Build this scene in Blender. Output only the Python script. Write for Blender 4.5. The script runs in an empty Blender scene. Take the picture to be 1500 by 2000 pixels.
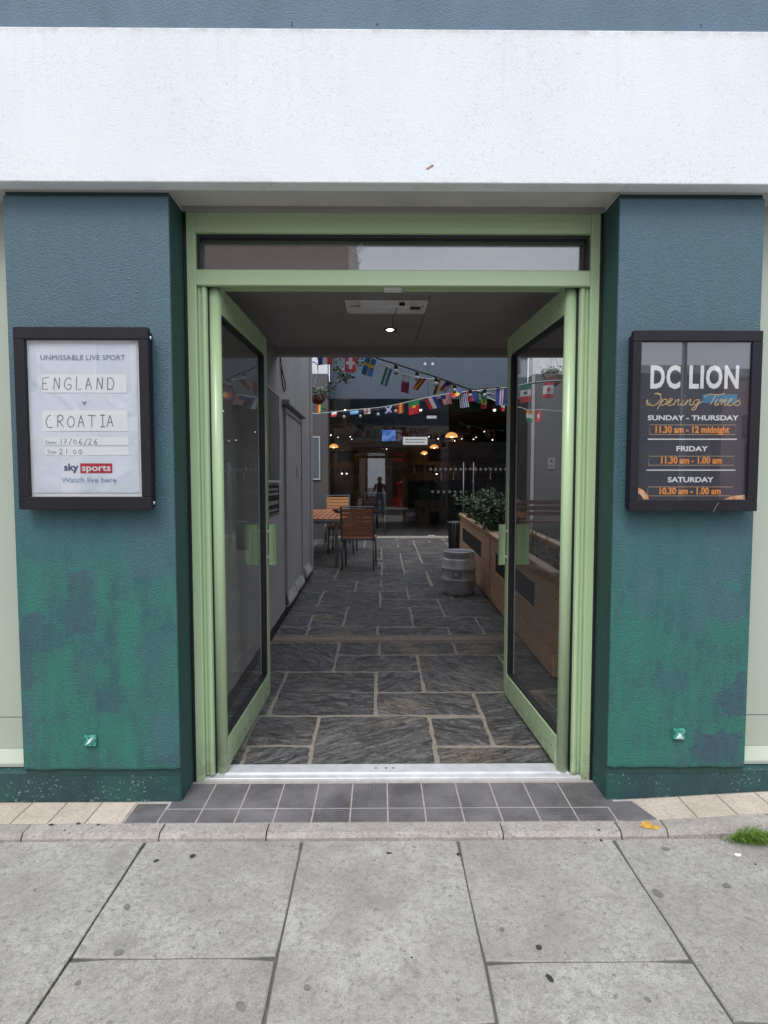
import bpy, bmesh, math, random
from mathutils import Vector, Matrix, noise as mnoise
R = math.radians
SC = bpy.context.scene
COL = SC.collection
rnd = random.Random(7)

# ------------------------------------------------------------------ camera
CAM_H = 1.42; FPX = 1060.0; TH = math.atan(57 / FPX); PSI = R(.45)
cam = bpy.data.cameras.new('camera'); co = bpy.data.objects.new('camera', cam); COL.objects.link(co)
cam.sensor_fit = 'HORIZONTAL'; cam.sensor_width = 36; cam.lens = 36 * FPX / 1500
cam.clip_start = .02; cam.clip_end = 500
co.location = (0, 0, CAM_H); co.rotation_euler = (math.pi / 2 - TH, 0, -PSI)
SC.camera = co

# ------------------------------------------------------------------ sky, sun, exposure
SUN_EL, SUN_AZ = R(58), R(200)      # azimuth clockwise from +Y: the sun is veiled, behind and above the camera
world = bpy.data.worlds.new('World'); SC.world = world; world.use_nodes = True
wn = world.node_tree; wn.nodes.clear(); L = wn.links.new
wo = wn.nodes.new('ShaderNodeOutputWorld'); bg = wn.nodes.new('ShaderNodeBackground'); bg.inputs[1].default_value = .15
sky = wn.nodes.new('ShaderNodeTexSky'); sky.sky_type = 'NISHITA'; sky.sun_disc = False
sky.sun_elevation = SUN_EL; sky.sun_rotation = SUN_AZ; sky.air_density = 1.2; sky.dust_density = 3.0
hs = wn.nodes.new('ShaderNodeHueSaturation'); hs.inputs['Saturation'].default_value = .22
tc = wn.nodes.new('ShaderNodeTexCoord'); mp = wn.nodes.new('ShaderNodeMapping'); mp.inputs['Scale'].default_value = (1, 1, 2.6)
nz = wn.nodes.new('ShaderNodeTexNoise'); nz.inputs['Scale'].default_value = 2.2; nz.inputs['Detail'].default_value = 8; nz.inputs['Roughness'].default_value = .58
rmp = wn.nodes.new('ShaderNodeValToRGB'); rmp.color_ramp.elements[0].position = .3; rmp.color_ramp.elements[1].position = .75
rmp.color_ramp.elements[0].color = (6.2, 6.9, 8.0, 1); rmp.color_ramp.elements[1].color = (9.6, 10.0, 10.9, 1)
mx = wn.nodes.new('ShaderNodeMix'); mx.data_type = 'RGBA'; mx.inputs[0].default_value = .8
L(sky.outputs[0], hs.inputs['Color']); L(tc.outputs['Generated'], mp.inputs[0]); L(mp.outputs[0], nz.inputs[0]); L(nz.outputs[0], rmp.inputs[0])
L(hs.outputs[0], mx.inputs[6]); L(rmp.outputs[0], mx.inputs[7]); L(mx.outputs[2], bg.inputs[0]); L(bg.outputs[0], wo.inputs[0])
sl = bpy.data.lights.new('sun', 'SUN'); sl.energy = 1.25; sl.angle = R(24); sl.color = (1, .975, .94)
so = bpy.data.objects.new('sun', sl); COL.objects.link(so)
sd = Vector((math.sin(SUN_AZ) * math.cos(SUN_EL), math.cos(SUN_AZ) * math.cos(SUN_EL), math.sin(SUN_EL)))
so.rotation_euler = sd.to_track_quat('Z', 'Y').to_euler()
vs = SC.view_settings; vs.view_transform = 'Standard'; vs.look = 'None'; vs.exposure = .55; vs.gamma = 1; vs.use_curve_mapping = False
SC.render.engine = 'CYCLES'
try:
    SC.cycles.max_bounces = 8; SC.cycles.diffuse_bounces = 4; SC.cycles.glossy_bounces = 4
    SC.cycles.transparent_max_bounces = 24; SC.cycles.sample_clamp_indirect = 6; SC.cycles.use_denoising = True
except Exception: pass

# ------------------------------------------------------------------ helpers
def ray(px, py):
    x = (px - 750) / FPX; v = (1000 - py) / FPX
    fy = math.cos(TH) + v * math.sin(TH); fz = -math.sin(TH) + v * math.cos(TH)
    c, s = math.cos(PSI), math.sin(PSI)
    return (x * c + fy * s, -x * s + fy * c, fz)
def P(px, py, Y):            # the point at depth Y that a photo pixel shows
    r = ray(px, py); t = Y / r[1]; return Vector((r[0] * t, Y, CAM_H + r[2] * t))
SL, Y0 = .036, 2.6           # the passage floor rises gently away from the door
def fz(y): return SL * (y - Y0) if y > Y0 else 0.0

W = {}
def empty(name, loc, label, cat, group=None, kind=None, world_origin=True):
    o = bpy.data.objects.new(name, None); COL.objects.link(o); o.location = loc
    o.empty_display_size = .1
    tag(o, label, cat, group, kind); W[o] = Vector(loc) if world_origin else Vector((0, 0, 0)); return o
def tag(o, label=None, cat=None, group=None, kind=None):
    if label: o['label'] = label
    if cat: o['category'] = cat
    if group: o['group'] = group
    if kind: o['kind'] = kind
    return o
def root_of(o):
    while o.parent: o = o.parent
    return o
class MB:
    def __init__(s): s.v = []; s.f = []; s.m = []
    def add(s, vs, fs, m=0):
        n = len(s.v); s.v += [tuple(v) for v in vs]; s.f += [tuple(i + n for i in f) for f in fs]; s.m += [m] * len(fs); return s
    def box(s, x0, x1, y0, y1, z0, z1, m=0):
        if x0 > x1: x0, x1 = x1, x0
        if y0 > y1: y0, y1 = y1, y0
        if z0 > z1: z0, z1 = z1, z0
        v = [(x, y, z) for x in (x0, x1) for y in (y0, y1) for z in (z0, z1)]
        return s.add(v, [(0, 1, 3, 2), (4, 6, 7, 5), (0, 4, 5, 1), (2, 3, 7, 6), (0, 2, 6, 4), (1, 5, 7, 3)], m)
    def hexa(s, bot, top, m=0):          # four bottom points and four top points, both counter-clockwise from above
        return s.add(list(bot) + list(top), [(3, 2, 1, 0), (4, 5, 6, 7)] + [(i, (i + 1) % 4, (i + 1) % 4 + 4, i + 4) for i in range(4)], m)
    def prism(s, poly, axis, a, b, m=0): # polygon extruded along an axis from a to b
        def pt(p, t): return {'x': (t, p[0], p[1]), 'y': (p[0], t, p[1]), 'z': (p[0], p[1], t)}[axis]
        n = len(poly); v = [pt(p, a) for p in poly] + [pt(p, b) for p in poly]
        return s.add(v, [tuple(range(n))[::-1], tuple(range(n, 2 * n))] + [(i, (i + 1) % n, (i + 1) % n + n, i + n) for i in range(n)], m)
    def tube(s, pts, r, n=8, m=0, cap=True):
        pts = [Vector(p) for p in pts]; rs = r if isinstance(r, (list, tuple)) else [r] * len(pts); rings = []
        up = None; base = len(s.v); V = []
        for i, p in enumerate(pts):
            d = (pts[min(i + 1, len(pts) - 1)] - pts[max(i - 1, 0)]).normalized()
            if up is None: up = d.orthogonal().normalized()
            a = (up - d * up.dot(d)); a = a.normalized() if a.length > 1e-6 else d.orthogonal().normalized(); up = a; b = d.cross(a)
            for k in range(n):
                t = 2 * math.pi * k / n; V.append(p + (a * math.cos(t) + b * math.sin(t)) * rs[i])
        F = [(i * n + k, i * n + (k + 1) % n, (i + 1) * n + (k + 1) % n, (i + 1) * n + k) for i in range(len(pts) - 1) for k in range(n)]
        if cap: F += [tuple(range(n))[::-1], tuple(range((len(pts) - 1) * n, len(pts) * n))]
        return s.add(V, F, m)
    def lathe(s, prof, c=(0, 0, 0), n=24, m=0):   # profile of (radius, z)
        V = []; F = []; k = len(prof)
        for i in range(n):
            t = 2 * math.pi * i / n
            for r, z in prof: V.append((c[0] + r * math.cos(t), c[1] + r * math.sin(t), c[2] + z))
        for i in range(n):
            j = (i + 1) % n
            for q in range(k - 1): F.append((i * k + q, j * k + q, j * k + q + 1, i * k + q + 1))
        return s.add(V, F, m)
    def disc(s, c, r, axis='y', th=.001, n=16, m=0, sx=1, sz=1, rot=0, jit=0, sd=0):
        q = random.Random(sd); poly = []
        for i in range(n):
            t = 2 * math.pi * i / n; k = r * (1 + jit * (q.random() - .5)); x, z = k * sx * math.cos(t), k * sz * math.sin(t)
            poly.append((x * math.cos(rot) - z * math.sin(rot), x * math.sin(rot) + z * math.cos(rot)))
        if axis == 'y': return s.prism([(c[0] + p[0], c[2] + p[1]) for p in poly], 'y', c[1], c[1] + th, m)
        if axis == 'z': return s.prism([(c[0] + p[0], c[1] + p[1]) for p in poly], 'z', c[2], c[2] + th, m)
        return s.prism([(c[1] + p[0], c[2] + p[1]) for p in poly], 'x', c[0], c[0] + th, m)
    def build(s, name, mats, parent=None, bevel=0, smooth=False, seg=1, label=None, kind=None, fix=True):
        me = bpy.data.meshes.new(name); off = W.get(root_of(parent), Vector((0, 0, 0))) if parent else Vector((0, 0, 0))
        me.from_pydata([(v[0] - off[0], v[1] - off[1], v[2] - off[2]) for v in s.v], [], s.f)
        if not isinstance(mats, (list, tuple)): mats = [mats]
        for m in mats: me.materials.append(m)
        for p, mi in zip(me.polygons, s.m): p.material_index = mi
        if bevel or fix:
            bm = bmesh.new(); bm.from_mesh(me); bmesh.ops.recalc_face_normals(bm, faces=bm.faces)
            if bevel:
                es = [e for e in bm.edges if len(e.link_faces) == 2 and e.calc_face_angle(0) > .5]
                bmesh.ops.bevel(bm, geom=es, offset=bevel, segments=seg, affect='EDGES', profile=.6, clamp_overlap=True)
            bm.to_mesh(me); bm.free()
        if smooth: me.polygons.foreach_set('use_smooth', [True] * len(me.polygons))
        o = bpy.data.objects.new(name, me); COL.objects.link(o)
        if parent: o.parent = parent
        if label: o['label'] = label
        if kind: o['kind'] = kind
        return o
def box(name, x0, x1, y0, y1, z0, z1, mat, parent=None, bevel=.002, label=None, kind=None):
    return MB().box(x0, x1, y0, y1, z0, z1).build(name, mat, parent, bevel=bevel, label=label, kind=kind)
def copy_tree(o, parent=None):
    c = o.copy(); COL.objects.link(c); c.parent = parent
    for ch in list(o.children): copy_tree(ch, c)
    return c

# ------------------------------------------------------------------ materials
class NT:
    def __init__(s, name):
        s.m = bpy.data.materials.new(name); s.m.use_nodes = True; s.t = s.m.node_tree; s.b = s.t.nodes['Principled BSDF']
    def n(s, t, **k):
        x = s.t.nodes.new('ShaderNode' + t)
        for a, b in k.items(): setattr(x, a, b)
        return x
    def l(s, a, b): s.t.links.new(a, b)
    def coord(s, kind='Object', scale=(1, 1, 1), loc=None, rot=(0, 0, 0)):
        c = s.n('TexCoord'); m = s.n('Mapping'); m.inputs['Scale'].default_value = scale; m.inputs['Rotation'].default_value = rot
        if loc: m.inputs['Location'].default_value = loc
        if kind == 'World':
            g = s.n('NewGeometry'); s.l(g.outputs['Position'], m.inputs[0])
        else: s.l(c.outputs[kind], m.inputs[0])
        return m.outputs[0]
    def noise(s, v, scale, detail=4, rough=.55, dist=0):
        x = s.n('TexNoise'); x.inputs['Scale'].default_value = scale; x.inputs['Detail'].default_value = detail
        x.inputs['Roughness'].default_value = rough; x.inputs['Distortion'].default_value = dist; s.l(v, x.inputs['Vector']); return x.outputs[0]
    def ramp(s, f, stops):
        x = s.n('ValToRGB'); e = x.color_ramp.elements
        while len(e) < len(stops): e.new(.5)
        for i, (p, c) in enumerate(stops):
            e[i].position = p; e[i].color = (c, c, c, 1) if isinstance(c, (int, float)) else (*c, 1)
        s.l(f, x.inputs[0]); return x.outputs[0]
    def mix(s, f, a, b, mode='MIX'):
        x = s.n('Mix', data_type='RGBA', blend_type=mode)
        for i, q in ((0, f), (6, a), (7, b)):
            if isinstance(q, (int, float)): x.inputs[i].default_value = q if i == 0 else (q, q, q, 1)
            elif isinstance(q, tuple): x.inputs[i].default_value = (*q, 1)
            else: s.l(q, x.inputs[i])
        return x.outputs[2]
    def math(s, op, a, b=0, clamp=False):
        x = s.n('Math', operation=op, use_clamp=clamp)
        for i, q in enumerate((a, b)):
            if isinstance(q, (int, float)): x.inputs[i].default_value = q
            else: s.l(q, x.inputs[i])
        return x.outputs[0]
    def bump(s, h, dist=.002, strength=1, prev=None):
        x = s.n('Bump'); x.inputs['Distance'].default_value = dist; x.inputs['Strength'].default_value = strength; s.l(h, x.inputs['Height'])
        if prev: s.l(prev, x.inputs['Normal'])
        return x.outputs[0]
    def out(s, col=None, rough=None, nrm=None, metal=None, spec=None):
        for k, q in (('Base Color', col), ('Roughness', rough), ('Normal', nrm), ('Metallic', metal), ('Specular IOR Level', spec)):
            if q is None: continue
            if isinstance(q, (int, float)): s.b.inputs[k].default_value = q
            elif isinstance(q, tuple): s.b.inputs[k].default_value = (*q, 1)
            else: s.l(q, s.b.inputs[k])
        return s.m
def plain(name, col, rough=.5, metal=0, var=.12, scale=6, bump=.0006, bscale=90, spec=.5):
    t = NT(name); v = t.coord('Object')
    n1 = t.noise(v, scale, 5); a = tuple(c * (1 - var) for c in col); b = tuple(min(1, c * (1 + var)) for c in col)
    c = t.mix(t.ramp(n1, [(.3, 0.), (.7, 1.)]), a, b)
    r = t.math('ADD', t.math('MULTIPLY', t.noise(v, scale * 3, 4), .25), rough - .12)
    return t.out(c, r, t.bump(t.noise(v, bscale, 3), bump) if bump else None, metal, spec)
def emit(name, col, strength):
    t = NT(name); t.out(col, .5); t.b.inputs['Emission Color'].default_value = (*col, 1); t.b.inputs['Emission Strength'].default_value = strength; return t.m
def glassm(name, tint=(.93, .95, .94), ior=1.5, rough=0.0, dirt=.0):
    m = bpy.data.materials.new(name); m.use_nodes = True; t = m.node_tree; t.nodes.clear()
    o = t.nodes.new('ShaderNodeOutputMaterial'); tr = t.nodes.new('ShaderNodeBsdfTransparent'); gl = t.nodes.new('ShaderNodeBsdfGlossy')
    fr = t.nodes.new('ShaderNodeFresnel'); mxs = t.nodes.new('ShaderNodeMixShader'); fr.inputs[0].default_value = ior
    tr.inputs[0].default_value = (*tint, 1); gl.inputs['Roughness'].default_value = rough
    geo = t.nodes.new('ShaderNodeNewGeometry')      # same reflectance on both faces of the pane
    mm = t.nodes.new('ShaderNodeMath'); mm.operation = 'MULTIPLY_ADD'; mm.inputs[1].default_value = 1 / ior - ior; mm.inputs[2].default_value = ior
    t.links.new(geo.outputs['Backfacing'], mm.inputs[0]); t.links.new(mm.outputs[0], fr.inputs[0])
    t.links.new(fr.outputs[0], mxs.inputs[0]); t.links.new(tr.outputs[0], mxs.inputs[1]); t.links.new(gl.outputs[0], mxs.inputs[2])
    last = mxs.outputs[0]
    if dirt:
        df = t.nodes.new('ShaderNodeBsdfDiffuse'); df.inputs[0].default_value = (.5, .5, .5, 1)
        c = t.nodes.new('ShaderNodeTexCoord'); nn = t.nodes.new('ShaderNodeTexNoise'); nn.inputs['Scale'].default_value = 3; nn.inputs['Detail'].default_value = 6
        rr = t.nodes.new('ShaderNodeMath'); rr.operation = 'MULTIPLY'; rr.inputs[1].default_value = dirt
        t.links.new(c.outputs['Object'], nn.inputs[0]); t.links.new(nn.outputs[0], rr.inputs[0])
        m2 = t.nodes.new('ShaderNodeMixShader'); t.links.new(rr.outputs[0], m2.inputs[0]); t.links.new(last, m2.inputs[1]); t.links.new(df.outputs[0], m2.inputs[2]); last = m2.outputs[0]
    t.links.new(last, o.inputs[0]); return m

PATCHES = [(130, 182, 1110, 1245, 'n', .8), (38, 92, 1195, 1345, 'n', .75), (150, 215, 1240, 1300, 'n', .45), (182, 240, 1345, 1395, 'n', .6), (42, 75, 1345, 1470, 's', .5), (245, 345, 1010, 1130, 's', .5), (185, 215, 1120, 1185, 'e', .6), (232, 275, 1175, 1340, 'e', .65), (70, 140, 1270, 1400, 'e', .4), (50, 90, 1095, 1195, 'e', .55), (320, 342, 1110, 1180, 'e', .6),
 (75, 260, 1410, 1480, 'e', .35), (290, 348, 1390, 1498, 's', .55), (140, 185, 1290, 1350, 't', .6), (260, 340, 1230, 1390, 't', .5), (270, 345, 1475, 1500, 'n', .6),
 (1380, 1462, 1030, 1215, 's', .65), (1240, 1285, 1100, 1205, 's', .5), (1340, 1400, 1110, 1230, 's', .45), (1370, 1450, 1425, 1495, 'n', .85), (1350, 1400, 1425, 1490, 'n', .8), (1405, 1455, 1370, 1400, 'n', .8), (1430, 1462, 1310, 1365, 'n', .8), (1400, 1450, 1345, 1380, 'n', .7), (1262, 1345, 1455, 1492, 'n', .35),
 (1200, 1300, 1210, 1300, 'e', .5), (1375, 1462, 1208, 1260, 'e', .45), (1195, 1290, 1330, 1440, 'e', .4), (1410, 1455, 1130, 1165, 'e', .5), (1280, 1345, 1310, 1350, 't', .5), (1185, 1330, 1440, 1495, 'e', .35)]
def render_paint(name, kind):
    t = NT(name); w = t.coord('World'); g = t.n('NewGeometry'); sp = t.n('SeparateXYZ'); t.l(g.outputs['Position'], sp.inputs[0])
    z = sp.outputs[2]; big = t.noise(w, 1.6, 5, .6); mid = t.noise(t.coord('World', (1, 1, .45)), 7, 5, .65)
    fine = t.noise(w, 150, 3, .6); med = t.noise(t.coord('World', (1, 1, 1.6), rot=(0, .5, 0)), 95, 4, .6)
    rough = .62
    if kind == 'pillar':
        f = t.math('ADD', t.math('MULTIPLY', z, 1), t.math('ADD', t.math('MULTIPLY', big, .9), -.45))
        f = t.math('ADD', f, t.math('MULTIPLY', t.math('ADD', mid, -.5), .45))
        base = t.ramp(t.math('MULTIPLY', f, .4), [(.10, (.024, .160, .118)), (.30, (.026, .148, .122)), (.44, (.036, .130, .135)), (.56, (.052, .124, .152)), (.72, (.072, .134, .172)), (.9, (.076, .140, .180))])
        # overlapping brush patches of navy, emerald and teal, each where the painter left it
        nx = t.math('MULTIPLY', t.math('ADD', t.noise(w, 9, 4, .7), -.5), .13); nzz = t.math('MULTIPLY', t.math('ADD', t.noise(t.coord('World', (1, 1, 1), (5, 3, 9)), 11, 4, .7), -.5), .16)
        X_ = t.math('ADD', sp.outputs[0], nx); Z_ = t.math('ADD', z, nzz); streak = t.ramp(t.noise(t.coord('World', (14, 1, 1.5)), 4, 5, .7), [(.3, .6), (.55, 1.)])
        lowm = t.ramp(t.math('MULTIPLY', z, .5), [(.45, 1.), (.75, .15)]); br = t.noise(t.coord('World', (5, 1, 1.3)), 3.5, 7, .75)
        base = t.mix(t.math('MULTIPLY', t.ramp(br, [(.40, .75), (.52, 0.)]), lowm), base, (.030, .092, .108)); base = t.mix(t.math('MULTIPLY', t.ramp(br, [(.56, 0.), (.68, .5)]), lowm), base, (.030, .20, .15))
        for (px0, px1, py0, py1, c_, k_) in PATCHES:
            a_, b_ = P(px0, py1, 2.345), P(px1, py0, 2.345); cx, cz, hx, hz = (a_.x + b_.x) / 2, (a_.z + b_.z) / 2, (b_.x - a_.x) / 2, (b_.z - a_.z) / 2
            q1 = t.math('SUBTRACT', hx, t.math('ABSOLUTE', t.math('SUBTRACT', X_, cx))); q2 = t.math('SUBTRACT', hz, t.math('ABSOLUTE', t.math('SUBTRACT', Z_, cz)))
            mk = t.math('MULTIPLY', t.math('MINIMUM', q1, q2), 110 if k_ > .6 else 45, True)
            base = t.mix(t.math('MULTIPLY', t.math('MULTIPLY', mk, streak), k_), base, {'n': (.040, .080, .115), 'e': (.022, .185, .128), 't': (.040, .125, .130), 's': (.060, .115, .155)}[c_])
        base = t.mix(t.math('MULTIPLY', t.ramp(mid, [(.45, 0.), (.75, 1.)]), .25), base, (.045, .15, .135))
        base = t.mix(t.ramp(med, [(.36, .22), (.55, 0.)]), base, (.016, .05, .06)); base = t.mix(t.ramp(med, [(.55, 0.), (.75, .10)]), base, (.2, .3, .32))  # stipple shading put into the colour: dark pits, pale raised grain
        chips = .6965
    elif kind == 'plinth':
        base = t.ramp(t.math('ADD', t.math('MULTIPLY', mid, .7), t.math('MULTIPLY', big, .3)), [(.35, (.012, .042, .052)), (.5, (.018, .062, .068)), (.62, (.016, .085, .068))]); chips = .61
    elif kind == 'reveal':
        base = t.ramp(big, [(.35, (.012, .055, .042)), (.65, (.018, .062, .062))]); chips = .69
    elif kind == 'blue':
        base = t.ramp(mid, [(.3, (.088, .150, .205)), (.7, (.115, .185, .245))]); chips = .72
    elif kind == 'white':
        st = t.math('MULTIPLY', t.ramp(t.noise(t.coord('World', (1, 1, .3)), 3.2, 8, .7), [(.42, 0.), (.72, 1.)]), t.ramp(t.math('MULTIPLY', z, .25), [(.66, .12), (.81, .75)]))
        cl = t.ramp(t.noise(t.coord('World', (1, 1, .6), (4, 0, 2)), 2.0, 5, .6), [(.35, 0.), (.7, .35)]); base = t.mix(cl, (.775, .80, .82), (.65, .68, .715))
        drip = t.math('MULTIPLY', t.ramp(t.noise(t.coord('World', (9, 1, .35)), 3, 6, .75), [(.55, 0.), (.75, .5)]), t.ramp(t.math('MULTIPLY', z, .25), [(.72, 0.), (.81, 1.)])); base = t.mix(drip, base, (.50, .47, .46))
        edge_ = t.math('MULTIPLY', t.ramp(t.noise(w, 14, 5, .8), [(.4, 0.), (.65, .7)]), t.ramp(t.math('MULTIPLY', z, .25), [(.802, 0.), (.8095, 1.)])); base = t.mix(edge_, base, (.42, .36, .34))
        low_ = t.math('MULTIPLY', t.ramp(t.noise(w, 9, 6, .8), [(.5, 0.), (.7, .5)]), t.ramp(t.math('MULTIPLY', z, .25), [(.660, 1.), (.668, 0.)])); base = t.mix(low_, base, (.45, .46, .42))
        base = t.mix(t.math('MULTIPLY', st, .3), base, (.52, .53, .55)); sp4 = t.ramp(t.noise(w, 95, 3, .8), [(.56, 0.), (.68, .5)])
        base = t.mix(t.math('MULTIPLY', sp4, t.ramp(big, [(.38, 0.1), (.58, .9)])), base, (.38, .39, .41)); chips = 0
    elif kind == 'sage':
        base = t.ramp(t.noise(t.coord('World', (1, 1, .2)), 3, 5, .6), [(.3, (.40, .445, .365)), (.7, (.45, .49, .41))]); chips = 0
    if kind in ('white', 'sage', 'blue'): rough = .7
    if chips:
        ch = t.ramp(t.noise(w, 75, 3, .75), [(chips, 0.), (chips + .03, 1.)])
        m2 = t.ramp(t.noise(w, 6, 3), [(.45, 0.), (.62, 1.)]); base = t.mix(t.math('MULTIPLY', t.math('MULTIPLY', ch, m2), .7), base, (.38, .52, .48))
    d = {'pillar': .0042, 'plinth': .004, 'reveal': .0025, 'blue': .0035, 'white': .0011, 'sage': .0008}[kind]
    nb = t.bump(med, d); nb = t.bump(fine, d * .45, 1, nb)
    return t.out(base, rough, nb)

M = {}
M['pillar'] = render_paint('pillar_paint', 'pillar'); M['plinth'] = render_paint('plinth_paint', 'plinth'); M['reveal'] = render_paint('reveal_paint', 'reveal')
M['blue'] = render_paint('blue_render', 'blue'); M['white'] = render_paint('white_render', 'white'); M['sage'] = render_paint('sage_paint', 'sage')
M['soffit'] = plain('soffit_paint', (.50, .48, .46), .7, var=.08, scale=3, bump=.001)
M['lintel'] = plain('lintel_timber', (.52, .50, .46), .6, var=.14, scale=2.5, bump=.001)
t = NT('green_powder_coat'); w = t.coord('World'); n_ = t.noise(w, 2.2, 3)
c = t.mix(n_, (.415, .555, .32), (.455, .59, .355)); sm_ = t.ramp(t.noise(w, 38, 5, .75), [(.62, 0.), (.72, .16)]); c = t.mix(sm_, c, (.24, .28, .19))
sz_ = t.n('SeparateXYZ'); t.l(w, sz_.inputs[0]); ft = t.math('MULTIPLY', t.ramp(t.noise(w, 20, 6, .8), [(.38, 0.), (.62, .8)]), t.ramp(sz_.outputs[2], [(.0, 1.), (.22, 0.)])); c = t.mix(ft, c, (.20, .21, .15))
sc_ = t.ramp(t.noise(t.coord('World', (30, 30, 2)), 6, 4, .8), [(.66, 0.), (.72, .35)]); c = t.mix(sc_, c, (.62, .70, .52))
M['green'] = t.out(c, .27)
M['gasket'] = plain('black_gasket', (.012, .012, .016), .5, var=.2)
M['alu'] = plain('brushed_aluminium', (.70, .70, .72), .45, .4, var=.12, scale=14)
M['white_plastic'] = plain('white_plastic', (.75, .75, .73), .4, var=.04)
M['chrome'] = plain('chrome', (.8, .8, .82), .15, 1, var=.03)
M['casing'] = plain('dark_casing', (.014, .0135, .018), .55, var=.12, scale=3, bump=.0002, spec=.28)
M['glass'] = glassm('door_glass', (.965, .975, .97), 1.34, dirt=.02)
M['glass_top'] = glassm('transom_glass', (.8, .82, .82), 2.5, dirt=.08)
M['glass_case'] = glassm('poster_glass', (.98, .985, .985), 1.75, dirt=.01)
M['glass_bar'] = glassm('shop_glass', (.90, .92, .93), 1.72)
M['wall_grey'] = plain('grey_wall_paint', (.38, .365, .36), .6, var=.09, scale=2, bump=.0012, bscale=50)
M['white_board_plain'] = plain('white_board_plain', (.62, .62, .60), .5, var=.05)
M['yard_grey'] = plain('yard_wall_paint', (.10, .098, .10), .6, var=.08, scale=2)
M['wall_white'] = plain('white_wall', (.75, .75, .75), .7, var=.05)
M['ceiling'] = plain('ceiling_paint', (.31, .29, .28), .6, var=.08, scale=2)
M['black'] = plain('black_paint', (.010, .010, .012), .5, var=.2)
M['fascia_grey'] = plain('fascia_grey', (.085, .107, .135), .4, var=.06, scale=1.5, bump=0)
M['ink_grey'] = plain('marker_grey', (.16, .17, .19), .7, var=.2)
M['ink_slate'] = plain('print_slate', (.16, .19, .26), .7, var=.05)
M['ink_navy'] = plain('print_navy', (.045, .06, .17), .7, var=.05); M['ink_blue'] = plain('print_blue', (.22, .32, .50), .7, var=.05)
M['ink_red'] = plain('print_red', (.50, .018, .05), .6, var=.05); M['ink_white'] = plain('print_white', (.80, .80, .80), .6, var=.03)
M['ink_orange'] = plain('print_orange', (.85, .30, .05), .6, var=.1); M['ink_gold'] = plain('print_gold', (.70, .50, .24), .6, var=.15, scale=60)
M['ink_sky'] = plain('print_sky', (.035, .20, .33), .6, var=.1)
M['paper_box'] = plain('paper_white', (.86, .87, .88), .6, var=.02)
def paper(name, a, b, wr):
    t = NT(name); v = t.coord('Object'); n1 = t.noise(v, 2.4, 3); c = t.mix(t.ramp(n1, [(.3, 0.), (.7, 1.)]), a, b)
    return t.out(c, .45, t.bump(t.noise(v, 3.5, 2, .5, 1.2), wr))
M['paper_pale'] = paper('paper_pale', (.68, .73, .82), (.78, .81, .86), .02)
M['paper_dark'] = paper('paper_dark', (.034, .031, .048), (.050, .046, .066), .004)
M['concrete_back'] = plain('bedding', (.10, .098, .09), .9, var=.3, scale=20, bump=.002)
M['grout_pale'] = plain('pale_grout', (.38, .345, .32), .85, var=.15, scale=25, bump=.001)
M['grout_tan'] = plain('tan_mortar', (.26, .23, .19), .9, var=.2, scale=18, bump=.004)
M['kerb'] = None
def slab_mat(name, a, b, spot, scale=1.0, amt=.5):
    t = NT(name); w = t.coord('World'); big = t.noise(w, 2.3 * scale, 7, .7); c = t.mix(t.ramp(big, [(.34, 0.), (.66, 1.)]), a, b)
    oi = t.n('ObjectInfo'); c = t.mix(t.math('MULTIPLY', oi.outputs['Random'], .42), c, (a[0] * .70, a[1] * .675, a[2] * .64))
    m1 = t.noise(w, 13 * scale, 6, .7); c = t.mix(t.ramp(m1, [(.36, .32), (.56, 0.)]), c, tuple(q * .55 for q in a))
    g = t.noise(w, 55 * scale, 5, .75); c = t.mix(t.ramp(g, [(.38, .55), (.52, 0.)]), c, tuple(q * .5 for q in a))
    g2 = t.noise(w, 190 * scale, 3, .7); c = t.mix(t.ramp(g2, [(.32, .6), (.5, 0.)]), c, tuple(q * .42 for q in a)); c = t.mix(t.ramp(g2, [(.58, 0.), (.74, .4)]), c, tuple(min(1, q * 1.45) for q in b))
    sp = t.ramp(t.noise(w, 34 * scale, 6, .8), [(.575, 0.), (.63, amt)]); c = t.mix(sp, c, spot)
    lb = t.ramp(t.noise(w, 1.5 * scale, 6, .7), [(.40, .35), (.52, 0.)]); c = t.mix(lb, c, (a[0] * .58, a[1] * .55, a[2] * .5)); bl = t.ramp(t.noise(w, 5.2 * scale, 4, .6), [(.56, 0.), (.70, .45)]); c = t.mix(bl, c, tuple(q * 1.5 for q in spot))
    h = t.math('ADD', t.math('MULTIPLY', g2, .45), g)
    return t.out(c, .82, t.bump(h, .003 / scale))
M['paving'] = slab_mat('paving_concrete', (.36, .342, .318), (.49, .47, .44), (.13, .12, .108), 1.0, .75)
M['kerb'] = slab_mat('kerb_concrete', (.38, .345, .315), (.50, .465, .43), (.15, .11, .095), 1.3, .8)
M['cream_tile'] = slab_mat('cream_tile', (.58, .50, .41), (.68, .60, .50), (.36, .29, .23), 1.2, .3)
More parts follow.
